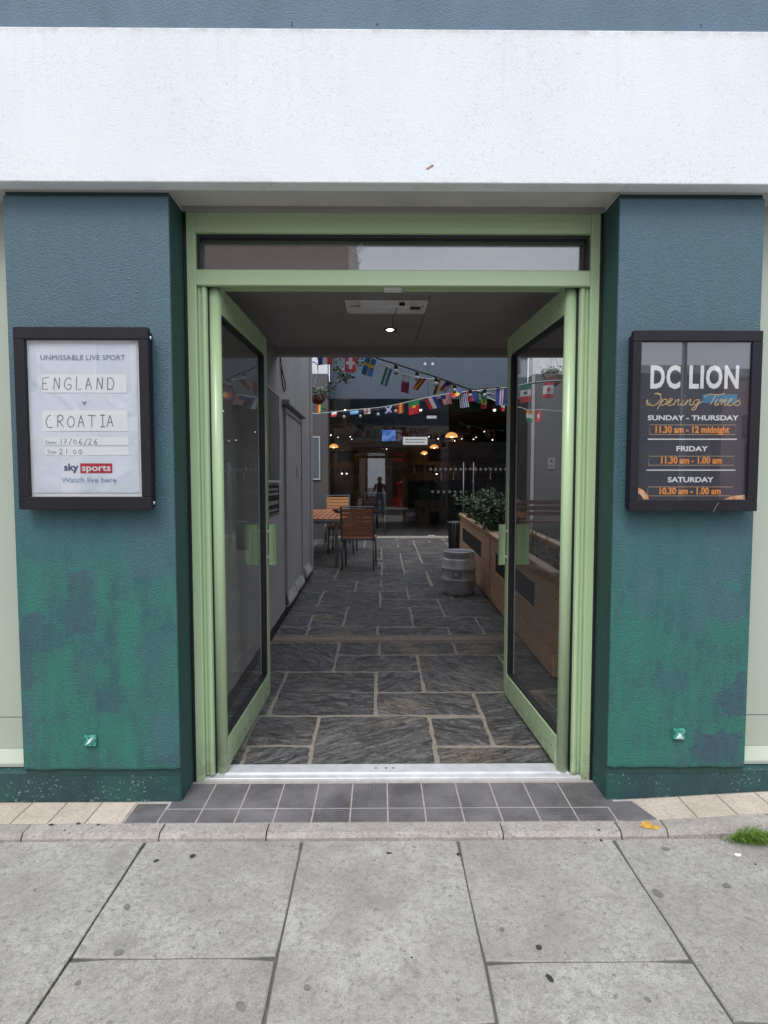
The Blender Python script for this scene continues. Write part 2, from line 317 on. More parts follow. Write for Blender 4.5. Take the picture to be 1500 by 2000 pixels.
def tile_mat():
    t = NT('dark_ribbed_tile'); w = t.coord('World'); sx = t.n('SeparateXYZ'); t.l(w, sx.inputs[0])
    k = 2 * math.pi / .0085
    h = t.math('MULTIPLY', t.math('ADD', t.math('SINE', t.math('MULTIPLY', sx.outputs[0], k)), 1), t.math('ADD', t.math('SINE', t.math('MULTIPLY', sx.outputs[1], k * .55)), 1.3))
    big = t.noise(w, 5, 6, .7); c = t.mix(t.ramp(big, [(.35, 0.), (.68, 1.)]), (.105, .097, .102), (.20, .188, .192))
    oi = t.n('ObjectInfo'); c = t.mix(t.math('MULTIPLY', oi.outputs['Random'], .3), c, (.18, .17, .178))
    wear = t.ramp(t.noise(w, 3.1, 4), [(.42, .15), (.62, 1.)])
    c = t.mix(t.math('MULTIPLY', t.ramp(h, [(.15, .55), (.5, 0.)]), wear), c, (.045, .042, .045)); c = t.mix(t.ramp(t.noise(w, 120, 3, .7), [(.62, 0.), (.75, .4)]), c, (.22, .21, .21))
    return t.out(c, .55, t.bump(t.math('MULTIPLY', h, wear), .0012))
M['dark_tile'] = tile_mat()
def slate_mat():
    t = NT('riven_slate'); oi = t.n('ObjectInfo'); tcn = t.n('TexCoord')
    mpn = t.n('Mapping'); t.l(tcn.outputs['Object'], mpn.inputs[0])
    cx = t.n('CombineXYZ'); t.l(t.math('MULTIPLY', oi.outputs['Random'], 31.7), cx.inputs[0]); t.l(t.math('MULTIPLY', oi.outputs['Random'], 17.3), cx.inputs[1]); t.l(cx.outputs[0], mpn.inputs['Location'])
    cr = t.n('CombineXYZ'); t.l(t.math('MULTIPLY', t.math('ADD', oi.outputs['Random'], -.5), 1.7), cr.inputs[2]); t.l(cr.outputs[0], mpn.inputs['Rotation'])
    st = t.n('Mapping'); st.inputs['Scale'].default_value = (1.0, 3.4, 1); t.l(mpn.outputs[0], st.inputs[0])
    n1 = t.noise(st.outputs[0], 2.6, 8, .66, .8); n2 = t.noise(st.outputs[0], 8, 7, .68, 1.3); n3 = t.noise(mpn.outputs[0], 60, 5, .65)
    # the split surface steps down in thin layers: terraces with sharp torn edges
    sn = t.math('SNAP', t.math('ADD', n1, t.math('MULTIPLY', n2, .35)), .05); fr_ = t.math('SUBTRACT', t.math('ADD', n1, t.math('MULTIPLY', n2, .35)), sn)
    edge = t.ramp(t.math('MULTIPLY', fr_, 20), [(0., 1.), (.10, .25), (.22, 0.)])
    h = t.math('ADD', t.math('ADD', t.math('MULTIPLY', sn, 1.6), t.math('MULTIPLY', n2, .55)), t.math('ADD', t.math('MULTIPLY', edge, .035), t.math('MULTIPLY', n3, .10)))
    pb = t.noise(mpn.outputs[0], 1.9, 4, .6)
    c = t.mix(t.ramp(n1, [(.38, 0.), (.62, 1.)]), (.066, .064, .066), (.175, .170, .173))
    wn2 = t.n('TexWhiteNoise', noise_dimensions='1D'); t.l(oi.outputs['Random'], wn2.inputs['W'])
    c = t.mix(t.math('MULTIPLY', wn2.outputs['Value'], .55), c, (.215, .205, .20)); lg = t.noise(t.coord('World'), 2.4, 5, .65); c = t.mix(t.ramp(lg, [(.36, .55), (.54, 0.)]), c, (.055, .053, .054)); c = t.mix(t.ramp(lg, [(.54, 0.), (.70, .35)]), c, (.30, .29, .285))
    c = t.mix(t.ramp(pb, [(.55, 0.), (.70, .7)]), c, (.38, .27, .17))
    c = t.mix(t.ramp(n2, [(.50, 0.), (.66, .8)]), c, (.36, .355, .36)); c = t.mix(t.math('MULTIPLY', edge, .8), c, (.52, .52, .53))  # relief light put into the colour: sheen highlights on crests, dark hollows below
    c = t.mix(t.ramp(n2, [(.36, .85), (.50, 0.)]), c, (.030, .029, .031)); c = t.mix(t.ramp(n3, [(.34, .55), (.5, 0.)]), c, (.025, .025, .028)); c = t.mix(t.ramp(n3, [(.55, 0.), (.75, .3)]), c, (.26, .26, .265))
    return t.out(c, t.ramp(n2, [(.3, .42), (.7, .68)]), t.bump(h, .075), spec=.5)
M['slate'] = slate_mat()
def wood(name, a, b, scale=1.0, rough=.5):
    t = NT(name); oi = t.n('ObjectInfo'); v = t.coord('Object', (1, 1, 1)); cx = t.n('CombineXYZ'); t.l(t.math('MULTIPLY', oi.outputs['Random'], 20), cx.inputs[0])
    ad = t.n('VectorMath', operation='ADD'); t.l(v, ad.inputs[0]); t.l(cx.outputs[0], ad.inputs[1])
    m2 = t.n('Mapping'); m2.inputs['Scale'].default_value = (2.5 * scale, 2.5 * scale, 30 * scale); t.l(ad.outputs[0], m2.inputs[0])
    n1 = t.noise(m2.outputs[0], 1, 6, .6, .6); c = t.mix(t.ramp(n1, [(.3, 0.), (.72, 1.)]), a, b); c = t.mix(t.math('MULTIPLY', oi.outputs['Random'], .25), c, tuple(q * .6 for q in a))
    return t.out(c, rough, t.bump(n1, .0008))
M['planter_wood'] = wood('planter_wood', (.46, .28, .165), (.58, .37, .235)); M['teak'] = wood('teak_slats', (.44, .165, .085), (.58, .25, .135)); M['teak_light'] = wood('pale_teak_slats', (.42, .19, .075), (.55, .27, .115))
M['frame_grey'] = plain('grey_metal_frame', (.14, .16, .175), .4, .5, var=.1)
M['keg'] = plain('keg_steel', (.62, .63, .65), .40, .35, var=.15, scale=9, bump=.0003)
M['soil'] = plain('dark_soil', (.03, .022, .016), .95, var=.4, scale=30, bump=.01)
M['brick_pink'] = None

# ------------------------------------------------------------------ GROUND of the street
pave = box('pavement', -9, 9, -1.6, 2.137, -.35, -.036, M['concrete_back'], bevel=0); tag(pave, kind='structure')
def stone(name, x0, x1, y0, y1, zf, th, mat, parent, bev=.004, jit=.0, sd=0, n=4, pts=None):
    q = random.Random(sd * 7919 + 13); P0 = []
    if pts is None: pts = [(x0, y0), (x1, y0), (x1, y1), (x0, y1)]
    for i in range(4):
        a, b = pts[i], pts[(i + 1) % 4]
        for k in range(n):
            t = k / n; P0.append([a[0] + (b[0] - a[0]) * t, a[1] + (b[1] - a[1]) * t])
    cx = sum(p[0] for p in P0) / len(P0); cy = sum(p[1] for p in P0) / len(P0)
    for i, p in enumerate(P0):
        if jit: p[0] += (q.random() - .5) * jit; p[1] += (q.random() - .5) * jit
        if jit and i % n == 0: p[0] += (cx - p[0]) * .012; p[1] += (cy - p[1]) * .02
    N = len(P0)
    def ins(p, d):
        return (p[0] + (d if p[0] < cx else -d) * min(1, abs(p[0] - cx) / (abs(x1 - x0) * .25 + 1e-6)), p[1] + (d if p[1] < cy else -d) * min(1, abs(p[1] - cy) / (abs(y1 - y0) * .25 + 1e-6)))
    top = [(*ins(p, bev), zf(p[0], p[1])) for p in P0]; mid = [(p[0], p[1], zf(p[0], p[1]) - bev * .8) for p in P0]; bot = [(p[0], p[1], zf(p[0], p[1]) - th) for p in P0]
    mb = MB(); mb.add(top + mid + bot, [tuple(range(N))] + [(i, (i + 1) % N, (i + 1) % N + N, i + N) for i in range(N)] + [(i + N, (i + 1) % N + N, (i + 1) % N + 2 * N, i + 2 * N) for i in range(N)])
    return mb.build(name, mat, parent)
q = random.Random(3); sd = 0
cols = [(-.315 + .632 * k) for k in range(-13, 14)]
for ci in range(len(cols) - 1):
    xa, xb = cols[ci], cols[ci + 1]; k = ci - 13
    if k == 0: ys = [2.137, 1.376, .60, -.2, -1.0, -1.6]
    elif k == -1: ys = [2.137, 1.587, .80, .0, -.8, -1.6]
    elif k == 1: ys = [2.137, 1.566, .78, .0, -.8, -1.6]
    elif k in (2, -2): ys = [2.137, 1.372, .62, -.2, -1.0, -1.6]
    else: ys = [2.137] + [v + q.uniform(-.1, .1) for v in ((1.57, .8, 0, -.8) if k % 2 else (1.37, .6, -.2, -1))] + [-1.6]
    for a, b in zip(ys[:-1], ys[1:]):
        sd += 1; g = .0032; dz = q.uniform(-.0015, .0015); tx = q.uniform(-.002, .002)
        stone('paving_slab', xa + g, xb - g, b + g, a - g, (lambda x, y, dz=dz, tx=tx, xa=xa: -.030 + dz + tx * (x - xa)), .05, M['paving'], pave, .003, .0025, sd, 5)
# moss in the long joints
t = NT('moss'); t.out(t.ramp(t.noise(t.coord('World'), 60, 3), [(.4, (.03, .036, .018)), (.7, (.085, .10, .04))]), .9)
mb = MB(); qm = random.Random(5)
for i in range(520):
    y = qm.uniform(1.42, 2.12); x = cols[12] + qm.gauss(0, .002); r = qm.uniform(.001, .0035)
    if qm.random() < .25 and y < 1.7: continue
    mb.disc((x, y, -.0345), r, 'z', .002 + qm.random() * .002, 5)
mb.build('joint_moss', t.m, pave, kind='stuff')
M['gum'] = plain('old_gum', (.035, .032, .032), .7, var=.3, scale=40); M['gum_faint'] = plain('worn_gum', (.16, .155, .145), .85, var=.2, scale=60)
mb = MB(); mb2 = MB()
for i, (px, py, r, sx, rot, fa) in enumerate([(305, 1681, .008, 1.2, .4, 0), (376, 1672, .011, 1, 0, 0), (758, 1666, .006, 1, 0, 0), (895, 1668, .0075, 1, 0, 0), (1053, 1850, .0095, 1.0, .2, 0), (1074, 1911, .014, .6, .5, 0), (1174, 1641, .006, 1, 0, 0),
        (152, 1920, .009, 1, 0, 1), (248, 1771, .013, .8, .6, 1), (600, 1928, .009, 1, 0, 1), (1265, 1953, .009, 1, .3, 1), (1285, 1745, .022, .7, .4, 1), (68, 1738, .007, .6, 0, 1), (980, 1815, .008, 1, 0, 1), (1420, 1730, .012, 1.3, 0, 1), (1300, 1658, .012, 1.3, 0, 1), (470, 1965, .018, .7, .9, 1), (430, 1823, .004, .5, .5, 0), (232, 1860, .012, 1.2, .2, 1), (804, 1870, .003, 1, 0, 0), (763, 1666, .004, 1, 0, 0), (1476, 1688, .004, 1, 0, 0)]):
    r0 = ray(px, py); t0 = (-.0285 - CAM_H) / r0[2]; x, y = r0[0] * t0, r0[1] * t0
    (mb2 if fa else mb).disc((x, y, -.0285), r, 'z', .0009, 14, sx=sx, sz=1.0, rot=rot, jit=.25, sd=i)
mb.build('gum_spots', M['gum'], pave, kind='stuff'); mb2.build('worn_gum_spots', M['gum_faint'], pave, kind='stuff')

def ramp_z(x): return max(0, x - 1.08) * .055 + max(0, -x - 1.6) * .0
# kerb stones along the shop front
kerb = box('kerb', -9, 9, 2.14, 2.2, -.3, -.02, M['concrete_back'], bevel=0); tag(kerb, kind='structure')
kx = [-6, -5.1, -4.2, -3.3, -2.4, -1.45, -.895, -.462, .502, .985, 1.175, 1.9, 2.8, 3.7, 4.6, 5.5, 6.4]
for i, (a, b) in enumerate(zip(kx[:-1], kx[1:])):
    dz = rnd.uniform(-.002, .002); g = .003; dy = rnd.uniform(-.002, .002)
    prof = lambda x: [(2.128 + dy, -.05), (2.128 + dy, -.018 + ramp_z(x) * .5), (2.142 + dy, -.001 + dz + ramp_z(x)), (2.198, .001 + dz + ramp_z(x)), (2.198, -.05)]
    n = 6; V = []; F = []
    for k in range(n + 1):
        x = a + g + (b - a - 2 * g) * k / n
        for pnt in prof(x): V.append((x, pnt[0] + (rnd.uniform(-.0015, .0015) if 0 < k < n else 0), pnt[1]))
    for k in range(n):
        for j in range(5): F.append((k * 5 + j, k * 5 + (j + 1) % 5, (k + 1) * 5 + (j + 1) % 5, (k + 1) * 5 + j))
    F += [(4, 3, 2, 1, 0), tuple(n * 5 + j for j in range(5))]
    MB().add(V, F).build('kerb_stone', M['kerb'], kerb)
mp2 = plain('yellow_marking', (.62, .34, .05), .8, var=.25, scale=60)
mb = MB(); mb.disc((1.105, 2.168, .0045), .028, 'z', .0006, 16, sx=1.0, sz=.75, rot=.4, jit=.5, sd=3); mb.disc((1.135, 2.15, .0045), .02, 'z', .0006, 14, sx=1.1, sz=.5, rot=.2, jit=.5, sd=5)
mb.build('yellow_paint_mark', mp2, kerb)
mb = MB()
for i, (px, py, r) in enumerate([(100, 1611, .009), (153, 1609, .008), (192, 1611, .006), (126, 1622, .004), (1170, 1621, .005), (180, 1617, .003)]):
    r0 = ray(px, py); t0 = (.002 - CAM_H) / r0[2]; mb.disc((r0[0] * t0, r0[1] * t0, .0025), r, 'z', .0008, 12, sx=1.2, sz=.8, jit=.3, sd=i)
mb.build('kerb_gum_spots', M['gum'], kerb, kind='stuff')

# tiled strip: dark ribbed tiles before the door, cream tiles before the pillars
step = MB().add([(-6, 2.2, -.0016), (1.08, 2.2, -.0016), (6, 2.2, -.0016 + ramp_z(6)), (6, 2.53, -.0016 + ramp_z(6)), (1.08, 2.53, -.0016), (-6, 2.53, -.0016), (-6, 2.2, -.2), (6, 2.2, -.2), (6, 2.53, -.2), (-6, 2.53, -.2)],
    [(0, 1, 4, 5), (1, 2, 3, 4), (6, 9, 8, 7), (0, 6, 7, 2, 1), (5, 4, 3, 8, 9), (0, 5, 9, 6), (2, 7, 8, 3)]).build('tiled_strip', M['grout_pale']); tag(step, kind='structure')
M['joint_brown'] = plain('dirty_joint', (.20, .165, .14), .9, var=.3, scale=30)
MB().add([(-6, 2.2, -.0011), (-1.08, 2.2, -.0011), (-1.08, 2.36, -.0011), (-6, 2.36, -.0011)], [(0, 1, 2, 3)]).build('joint_filling', M['joint_brown'], step, fix=False)
MB().add([(1.175, 2.2, -.0011 + ramp_z(1.175)), (6, 2.2, -.0011 + ramp_z(6)), (6, 2.36, -.0011 + ramp_z(6)), (1.14, 2.36, -.0011 + ramp_z(1.14))], [(0, 1, 2, 3)]).build('joint_filling', M['joint_brown'], step, fix=False)
g = .0032; xk = [-.7725 + .1613 * k for k in range(12)]
bx = [-.93] + xk[:-1] + [1.045]
for i, (a, b) in enumerate(zip(bx[:-1], bx[1:])):
    sd += 1; stone('dark_tile', a + g, b - g, 2.301 + g, 2.497, lambda x, y: .0, .012, M['dark_tile'], step, .0012, .0, sd, 1)
bx = [-1.075, -.934] + xk + [1.158]
for i, (a, b) in enumerate(zip(bx[:-1], bx[1:])):
    sd += 1
    pts = None
    if i == 0: pts = [(a, 2.2 + g), (b - g, 2.2 + g), (b - g, 2.335), (a, 2.335)]
    ya = 2.34 if i in (0, len(bx) - 2) else 2.301 - g
    if i == len(bx) - 2: stone('dark_tile', a + g, b, 2.2 + g, ya, lambda x, y: ramp_z(x) + .0005, .012, M['dark_tile'], step, .0012, 0, sd, 1, pts=[(a + g, 2.2 + g), (b + .01, 2.2 + g), (b - .035, ya), (a + g, ya)])
    else: stone('dark_tile', a + g, b - g, 2.2 + g, ya, lambda x, y: 0., .012, M['dark_tile'], step, .0012, .0, sd, 1)
for k in range(18):
    b = -1.079 - .155 * k; a = b - .155; sd += 1
    stone('cream_tile', a + g, b - g, 2.2 + .002, 2.352, lambda x, y: .0, .012, M['cream_tile'], step, .0012, 0, sd, 1)
for k in range(18):
    a = 1.165 + .172 * k; b = a + .172; sd += 1
    kw = {}
    if k == 0: kw['pts'] = [(a + .008, 2.202), (b - g, 2.202), (b - g, 2.352), (a - .035, 2.352)]
    stone('cream_tile', a + g, b - g, 2.202, 2.352, lambda x, y: ramp_z(x), .012, M['cream_tile'], step, .0012, 0, sd, 1, **kw)

# ------------------------------------------------------------------ PASSAGE floor of riven flagstones
zfl = lambda x, y: fz(y)
pf = MB().add([(-4, 2.62, fz(2.62) - .001), (5.2, 2.62, fz(2.62) - .001), (5.2, 11.15, fz(11.15) - .001), (-4, 11.15, fz(11.15) - .001), (-4, 2.62, -.3), (5.2, 2.62, -.3), (5.2, 11.15, -.3), (-4, 11.15, -.3)],
    [(0, 1, 2, 3), (4, 7, 6, 5), (0, 4, 5, 1), (1, 5, 6, 2), (2, 6, 7, 3), (3, 7, 4, 0)]).build('passage_floor', M['grout_tan']); tag(pf, kind='structure')
near = [(-.355, .289, 2.63, 3.185), (-.90, -.705, 2.63, 2.842), (-.695, -.365, 2.63, 2.842), (-.92, -.735, 2.852, 3.185), (-.725, -.365, 2.852, 3.185), (.299, .61, 2.838, 3.165), (.62, .92, 2.838, 3.52), (.299, .92, 2.63, 2.828),
    (-.668, -.03, 3.197, 3.88), (-.93, -.678, 3.197, 3.88), (-.02, .29, 3.53, 3.88), (-.02, .61, 3.197, 3.52), (.30, .93, 3.53, 4.225), (-.93, -.345, 3.89, 4.54), (-.335, -.01, 4.235, 4.54), (-.335, .29, 3.89, 4.225),
    (0., .61, 4.235, 4.54), (.62, 1.3, 4.235, 4.54), (.94, 1.6, 3.53, 4.225), (.93, 1.6, 2.63, 3.52), (-.93, -.655, 4.735, 4.975), (-.645, -.025, 4.735, 4.975), (-.015, .62, 4.735, 4.955), (.63, .93, 4.735, 4.955), (.94, 1.6, 4.735, 5.29),
    (-.93, -.67, 4.985, 5.37), (-.66, -.345, 4.985, 5.37), (-.335, .31, 4.985, 5.66), (.32, .64, 5.30, 5.66), (.32, .93, 4.965, 5.29), (-.66, .0, 5.67, 6.36), (.01, .32, 5.99, 6.36), (.01, .64, 5.67, 5.98), (.65, 1.3, 5.30, 5.99), (-.93, -.67, 5.70, 6.36),
    (-.93, -.345, 5.38, 5.69), (-.29, .01, 6.66, 7.01), (-.93, -.30, 6.37, 7.01), (.02, .63, 6.64, 7.31), (.33, .81, 6.0, 6.63), (-.29, .32, 6.37, 6.65), (.82, 1.3, 6.0, 6.63)]
occ = {}
CS = .155
def cells(r):
    return [(i, j) for i in range(math.floor((r[0] + 4) / CS + .5), math.floor((r[1] + 4) / CS + .5)) for j in range(math.floor((r[2]) / CS + .5), math.floor((r[3]) / CS + .5))]
stones = list(near)
# random ashlar pattern for the farther floor, drawn on a 310 mm grid
qs = random.Random(11); gy0 = 7.02
grid = {}
def blocked(i, j):
    x = -4 + i * .31 + .155; y = 6.0 + j * .31 + .155
    if y > 11.1 or x > 5.1: return True
    if grid.get((i, j)): return True
    return any(r[0] - .06 < x < r[1] + .06 and r[2] - .06 < y < r[3] + .06 for r in near)
for j in range(0, 17):
    for i in range(0, 30):
        if blocked(i, j): continue
        for (wI, hJ) in qs.sample([(2, 1), (1, 1), (2, 2), (3, 2), (3, 1), (1, 2), (2, 1), (2, 2)], 8) + [(1, 1)]:
            if all(not blocked(i + a, j + b) for a in range(wI) for b in range(hJ)):
                for a in range(wI):
                    for b in range(hJ): grid[(i + a, j + b)] = True
                stones.append((-4 + i * .31 + .005, -4 + (i + wI) * .31 - .005, 6.0 + j * .31 + .005, min(11.14, 6.0 + (j + hJ) * .31 - .005))); break
for r in stones:
    sd += 1; qd = random.Random(sd); dz = qd.uniform(.0008, .0028); tx = qd.uniform(-.0012, .0012); ty = qd.uniform(-.0012, .0012)
    g2 = .0045
    stone('flagstone', r[0] + g2, r[1] - g2, r[2] + g2, r[3] - g2, (lambda x, y, dz=dz, tx=tx, ty=ty, r=r: fz(y) + dz + tx * (x - r[0]) + ty * (y - r[2])), .04, M['slate'], pf, .004, .012, sd, 6)

# drain channel across the passage
dr = empty('drain_channel', (0, 4.64, fz(4.64)), 'rusty brown slotted metal drain grating set across the slate passage floor', 'drain')
M['rust'] = plain('rusty_iron', (.19, .125, .105), .8, var=.5, scale=30, bump=.001)
MB().box(-.93, 1.3, 4.562, 4.71, fz(4.6) - .06, fz(4.6) - .028).build('channel', M['black'], dr)
for y in (4.56, 4.70): MB().box(-.93, 1.3, y, y + .016, fz(y) - .03, fz(y) + .003).build('edge_rail', M['rust'], dr)
mb = MB()
for k in range(112): x = -.925 + k * .0198; mb.box(x, x + .008, 4.576, 4.70, fz(4.63) - .022, fz(4.63) + .001)
mb.build('grate_bars', M['rust'], dr, kind='stuff')

# ------------------------------------------------------------------ BUILDING front
bld = empty('pub_building', (0, 2.5, 0), 'painted pub front with white band over blue and green rendered pillars and sage side walls', 'building')
def rnd_box(name, x0, x1, y0, y1, z0, z1, mat, bev=.008):
    return MB().box(x0, x1, y0, y1, z0, z1).build(name, mat, bld, bevel=bev, seg=3, smooth=False)
rnd_box('upper_wall', -9, 9, 2.297, 5.0, 3.243, 6.5, M['blue'])
fb = MB().prism([(2.28, 2.640), (2.345, 2.640), (2.345, 2.668), (2.60, 2.668), (2.60, 3.241), (2.28, 3.241)], 'x', -9, 9).build('white_band', M['white'], bld, bevel=.006, seg=3)
MB().box(-9, 9, 2.602, 5.0, 2.72, 3.2415).build('upper_floor', M['soffit'], bld)
lt = MB().box(-.883, 1.012, 2.372, 2.60, 2.656, 2.6675).build('lintel_board', M['lintel'], bld)
MB().box(-9, -.885, 2.3455, 2.60, 2.6378, 2.6675).build('soffit_strip', M['soffit'], bld); MB().box(1.014, 9, 2.3455, 2.60, 2.6378, 2.6675).build('soffit_strip', M['soffit'], bld)
mb = MB(); mb.disc((0.208, 2.2795, 2.705), .018, 'y', .0012, 12, sx=1, sz=.35, rot=.5, jit=.7, sd=4)
mb.build('rust_stain', plain('rust_mark', (.36, .24, .20), .8, var=.3, scale=80), bld)
mb = MB(); qq = random.Random(9)
for x in (-.35, .04, 1.3): mb.disc((x + qq.uniform(-.05, .05), 2.2955, 3.262 + qq.uniform(0, .02)), .006, 'y', .0015, 9, sx=qq.uniform(.3, 1), sz=qq.uniform(.4, 2), jit=.8, sd=int(x * 100))
mb.build('dark_chips', M['black'], bld, kind='stuff')
def pillar(xin, xout):
    s = 1 if xout > xin else -1
    a, b = min(xin, xout), max(xin, xout)
    # thick render coat on the front, proud of the core
    n = 14; poly = []
    qz = random.Random(int(xin * 1000)); zb = .150
    # front coat with an uneven lower lip
    V = []; F = []; k = 20
    for i in range(k + 1):
        x = a + (b - a) * i / k; z0 = zb + qz.uniform(-.003, .003) + (.004 if i in (0, k) else 0)
        V += [(x, 2.356, z0), (x, 2.347, z0 + .004), (x, 2.345, z0 + .014), (x, 2.345, 2.612), (x, 2.352, 2.618 + qz.uniform(-.003, .004)), (x, 2.356, 2.622)]
    for i in range(k):
        for j in range(5): F.append((i * 6 + j, i * 6 + j + 1, i * 6 + j + 7, i * 6 + j + 6))
    F += [tuple(range(6)), tuple(k * 6 + j for j in range(6))[::-1]]
    MB().add(V, F).build('pillar_render_coat', M['pillar'], bld)
    # core: reveal side and back
    xi, xo = xin + s * .002, xout - s * .002
    MB().box(xi, xo, 2.3562, 2.60, .12, 2.6376).build('pillar_core', M['reveal'], bld)
    MB().box(xin + s * .001, xout + s * 6, 2.3562 + .0015, 2.60, -.02, .135).build('plinth', M['plinth'], bld, bevel=.004)
    return a, b
pillar(-.885, -1.572); pillar(1.014, 1.626)
for s, x in ((-1, -1.572), (1, 1.626)):
    MB().box(x - s * .01, x + s * 6, 2.452, 2.60, .20, 2.637).build('side_wall', M['sage'], bld)
    sl_ = MB().prism([(2.395, .138), (2.395, .158), (2.452, .198), (2.47, .198), (2.47, .138)], 'x', x - s * .003, x + s * 6).build('sill', M['sage'], bld, bevel=.003)
    for z in (.345,):
        MB().box(x, x + s * 6, 2.4508, 2.456, z, z + .0022).build('panel_joint', M['concrete_back'], bld)
MB().box(-.8845, -.8745, 2.515, 2.535, 0, 2.655).build('sealant_bead', M['gasket'], bld); MB().box(1.0035, 1.0135, 2.515, 2.535, 0, 2.655).build('sealant_bead', M['gasket'], bld)
# small flaked plates fixed low on the pillars
t = NT('flaked_teal'); w = t.coord('Object'); n_ = t.noise(w, 45, 4, .6, 1.0)
t.out(t.ramp(n_, [(.40, (.02, .15, .12)), (.52, (.05, .33, .27)), (.68, (.30, .55, .50))]), .5, t.bump(n_, .006)); M['flaked'] = t.m
for (px, py, lb) in ((178, 1445, 'small square teal painted plate low on the left pillar with flaking centre'), (1324, 1432, 'small square teal painted plate low on the right pillar with one white flake')):
    c = P(px, py, 2.345); e = empty('wall_plate', (c.x, 2.345, c.z), lb, 'wall plate', 'teal plates on the pillars')
    MB().box(c.x - .026, c.x + .026, 2.331, 2.3445, c.z - .024, c.z + .024).build('plate', M['flaked'], e, bevel=.003)
    mb = MB(); mb.add([(c.x - .018, 2.3295, c.z - .018), (c.x + .004, 2.325, c.z - .004), (c.x + .019, 2.3295, c.z - .02 * (1 if px > 700 else -1)), (c.x, 2.3298, c.z + .01)], [(0, 1, 3), (1, 2, 3), (0, 2, 1)])
    mb.build('paint_flake', plain('white_flake', (.55, .68, .64), .5), e)

# ------------------------------------------------------------------ DOORWAY frame
df = empty('doorway_frame', (.065, 2.55, 0), 'light green metal doorway frame with glazed transom above the open double doors', 'door frame')
G = M['green']
for s, xo in ((1, -.876), (-1, 1.006)):
    MB().box(xo, xo + s * .041, 2.522, 2.66, -.004, 2.6555).build('outer_jamb', G, df, bevel=.003)
    # ridged inner jamb
    pl = [(xo + s * .0412, 2.66), (xo + s * .0412, 2.545), (xo + s * .050, 2.541), (xo + s * .056, 2.547), (xo + s * .062, 2.536), (xo + s * .072, 2.534), (xo + s * .080, 2.540), (xo + s * .083, 2.555), (xo + s * .083, 2.66)]
    MB().prism(pl, 'z', .018, 2.3155).build('inner_jamb', G, df, bevel=.0015)
    MB().box(xo + s * .083, xo + s * .089, 2.556, 2.64, .018, 2.312).build('brush_seal', M['gasket'], df)
xl, xr = -.835, .965
MB().box(xl, xr, 2.525, 2.66, 2.552, 2.6555).build('head_rail', G, df, bevel=.003)
for z in (2.575, 2.602): MB().box(xl, xr, 2.5235, 2.526, z, z + .004).build('head_groove_bead', G, df)
MB().prism([(2.522, 2.316), (2.522, 2.384), (2.530, 2.390), (2.66, 2.390), (2.66, 2.342), (2.545, 2.342), (2.545, 2.316)], 'x', xl, xr).build('transom_rail', G, df, bevel=.003)
for y in (2.560, 2.600, 2.640): MB().box(xl, xr, y, y + .010, 2.332, 2.3418).build('door_stop_strip', G if y > 2.59 else M['gasket'], df)
tw = MB().box(xl, xr, 2.580, 2.586, 2.392, 2.550).build('transom_pane', M['glass_top'], df)
for x0, x1, z0, z1 in ((xl, xl + .014, 2.3915, 2.551), (xr - .014, xr, 2.3915, 2.551), (xl + .014, xr - .014, 2.538, 2.551)):
    MB().box(x0, x1, 2.545, 2.579, z0, z1).build('transom_gasket', M['gasket'], df)
MB().box(xl + .02, xr - .02, 2.630, 2.645, 2.392, 2.552).build('transom_back_bead', M['frame_grey'], df) if False else None
def ribbon(pts, w, Y, th=.0004, closed=False):
    V = []; F = []; n = len(pts)
    for i, p in enumerate(pts):
        a = pts[max(0, i - 1)]; b = pts[min(n - 1, i + 1)]; dx, dz = b[0] - a[0], b[1] - a[1]; l = math.hypot(dx, dz) or 1
        nx, nz_ = -dz / l * w / 2, dx / l * w / 2; V += [(p[0] + nx, Y, p[1] + nz_), (p[0] - nx, Y, p[1] - nz_)]
    for i in range(n - 1): F.append((2 * i, 2 * i + 1, 2 * i + 3, 2 * i + 2))
    return V, F
def smooth_path(pts, k=5):
    out = []; n = len(pts)
    for i in range(n - 1):
        p0, p1, p2, p3 = pts[max(0, i - 1)], pts[i], pts[i + 1], pts[min(n - 1, i + 2)]
        for j in range(k):
            t = j / k; out.append(tuple(.5 * ((2 * p1[d]) + (-p0[d] + p2[d]) * t + (2 * p0[d] - 5 * p1[d] + 4 * p2[d] - p3[d]) * t * t + (-p0[d] + 3 * p1[d] - 3 * p2[d] + p3[d]) * t ** 3) for d in (0, 1)))
    out.append(pts[-1]); return out
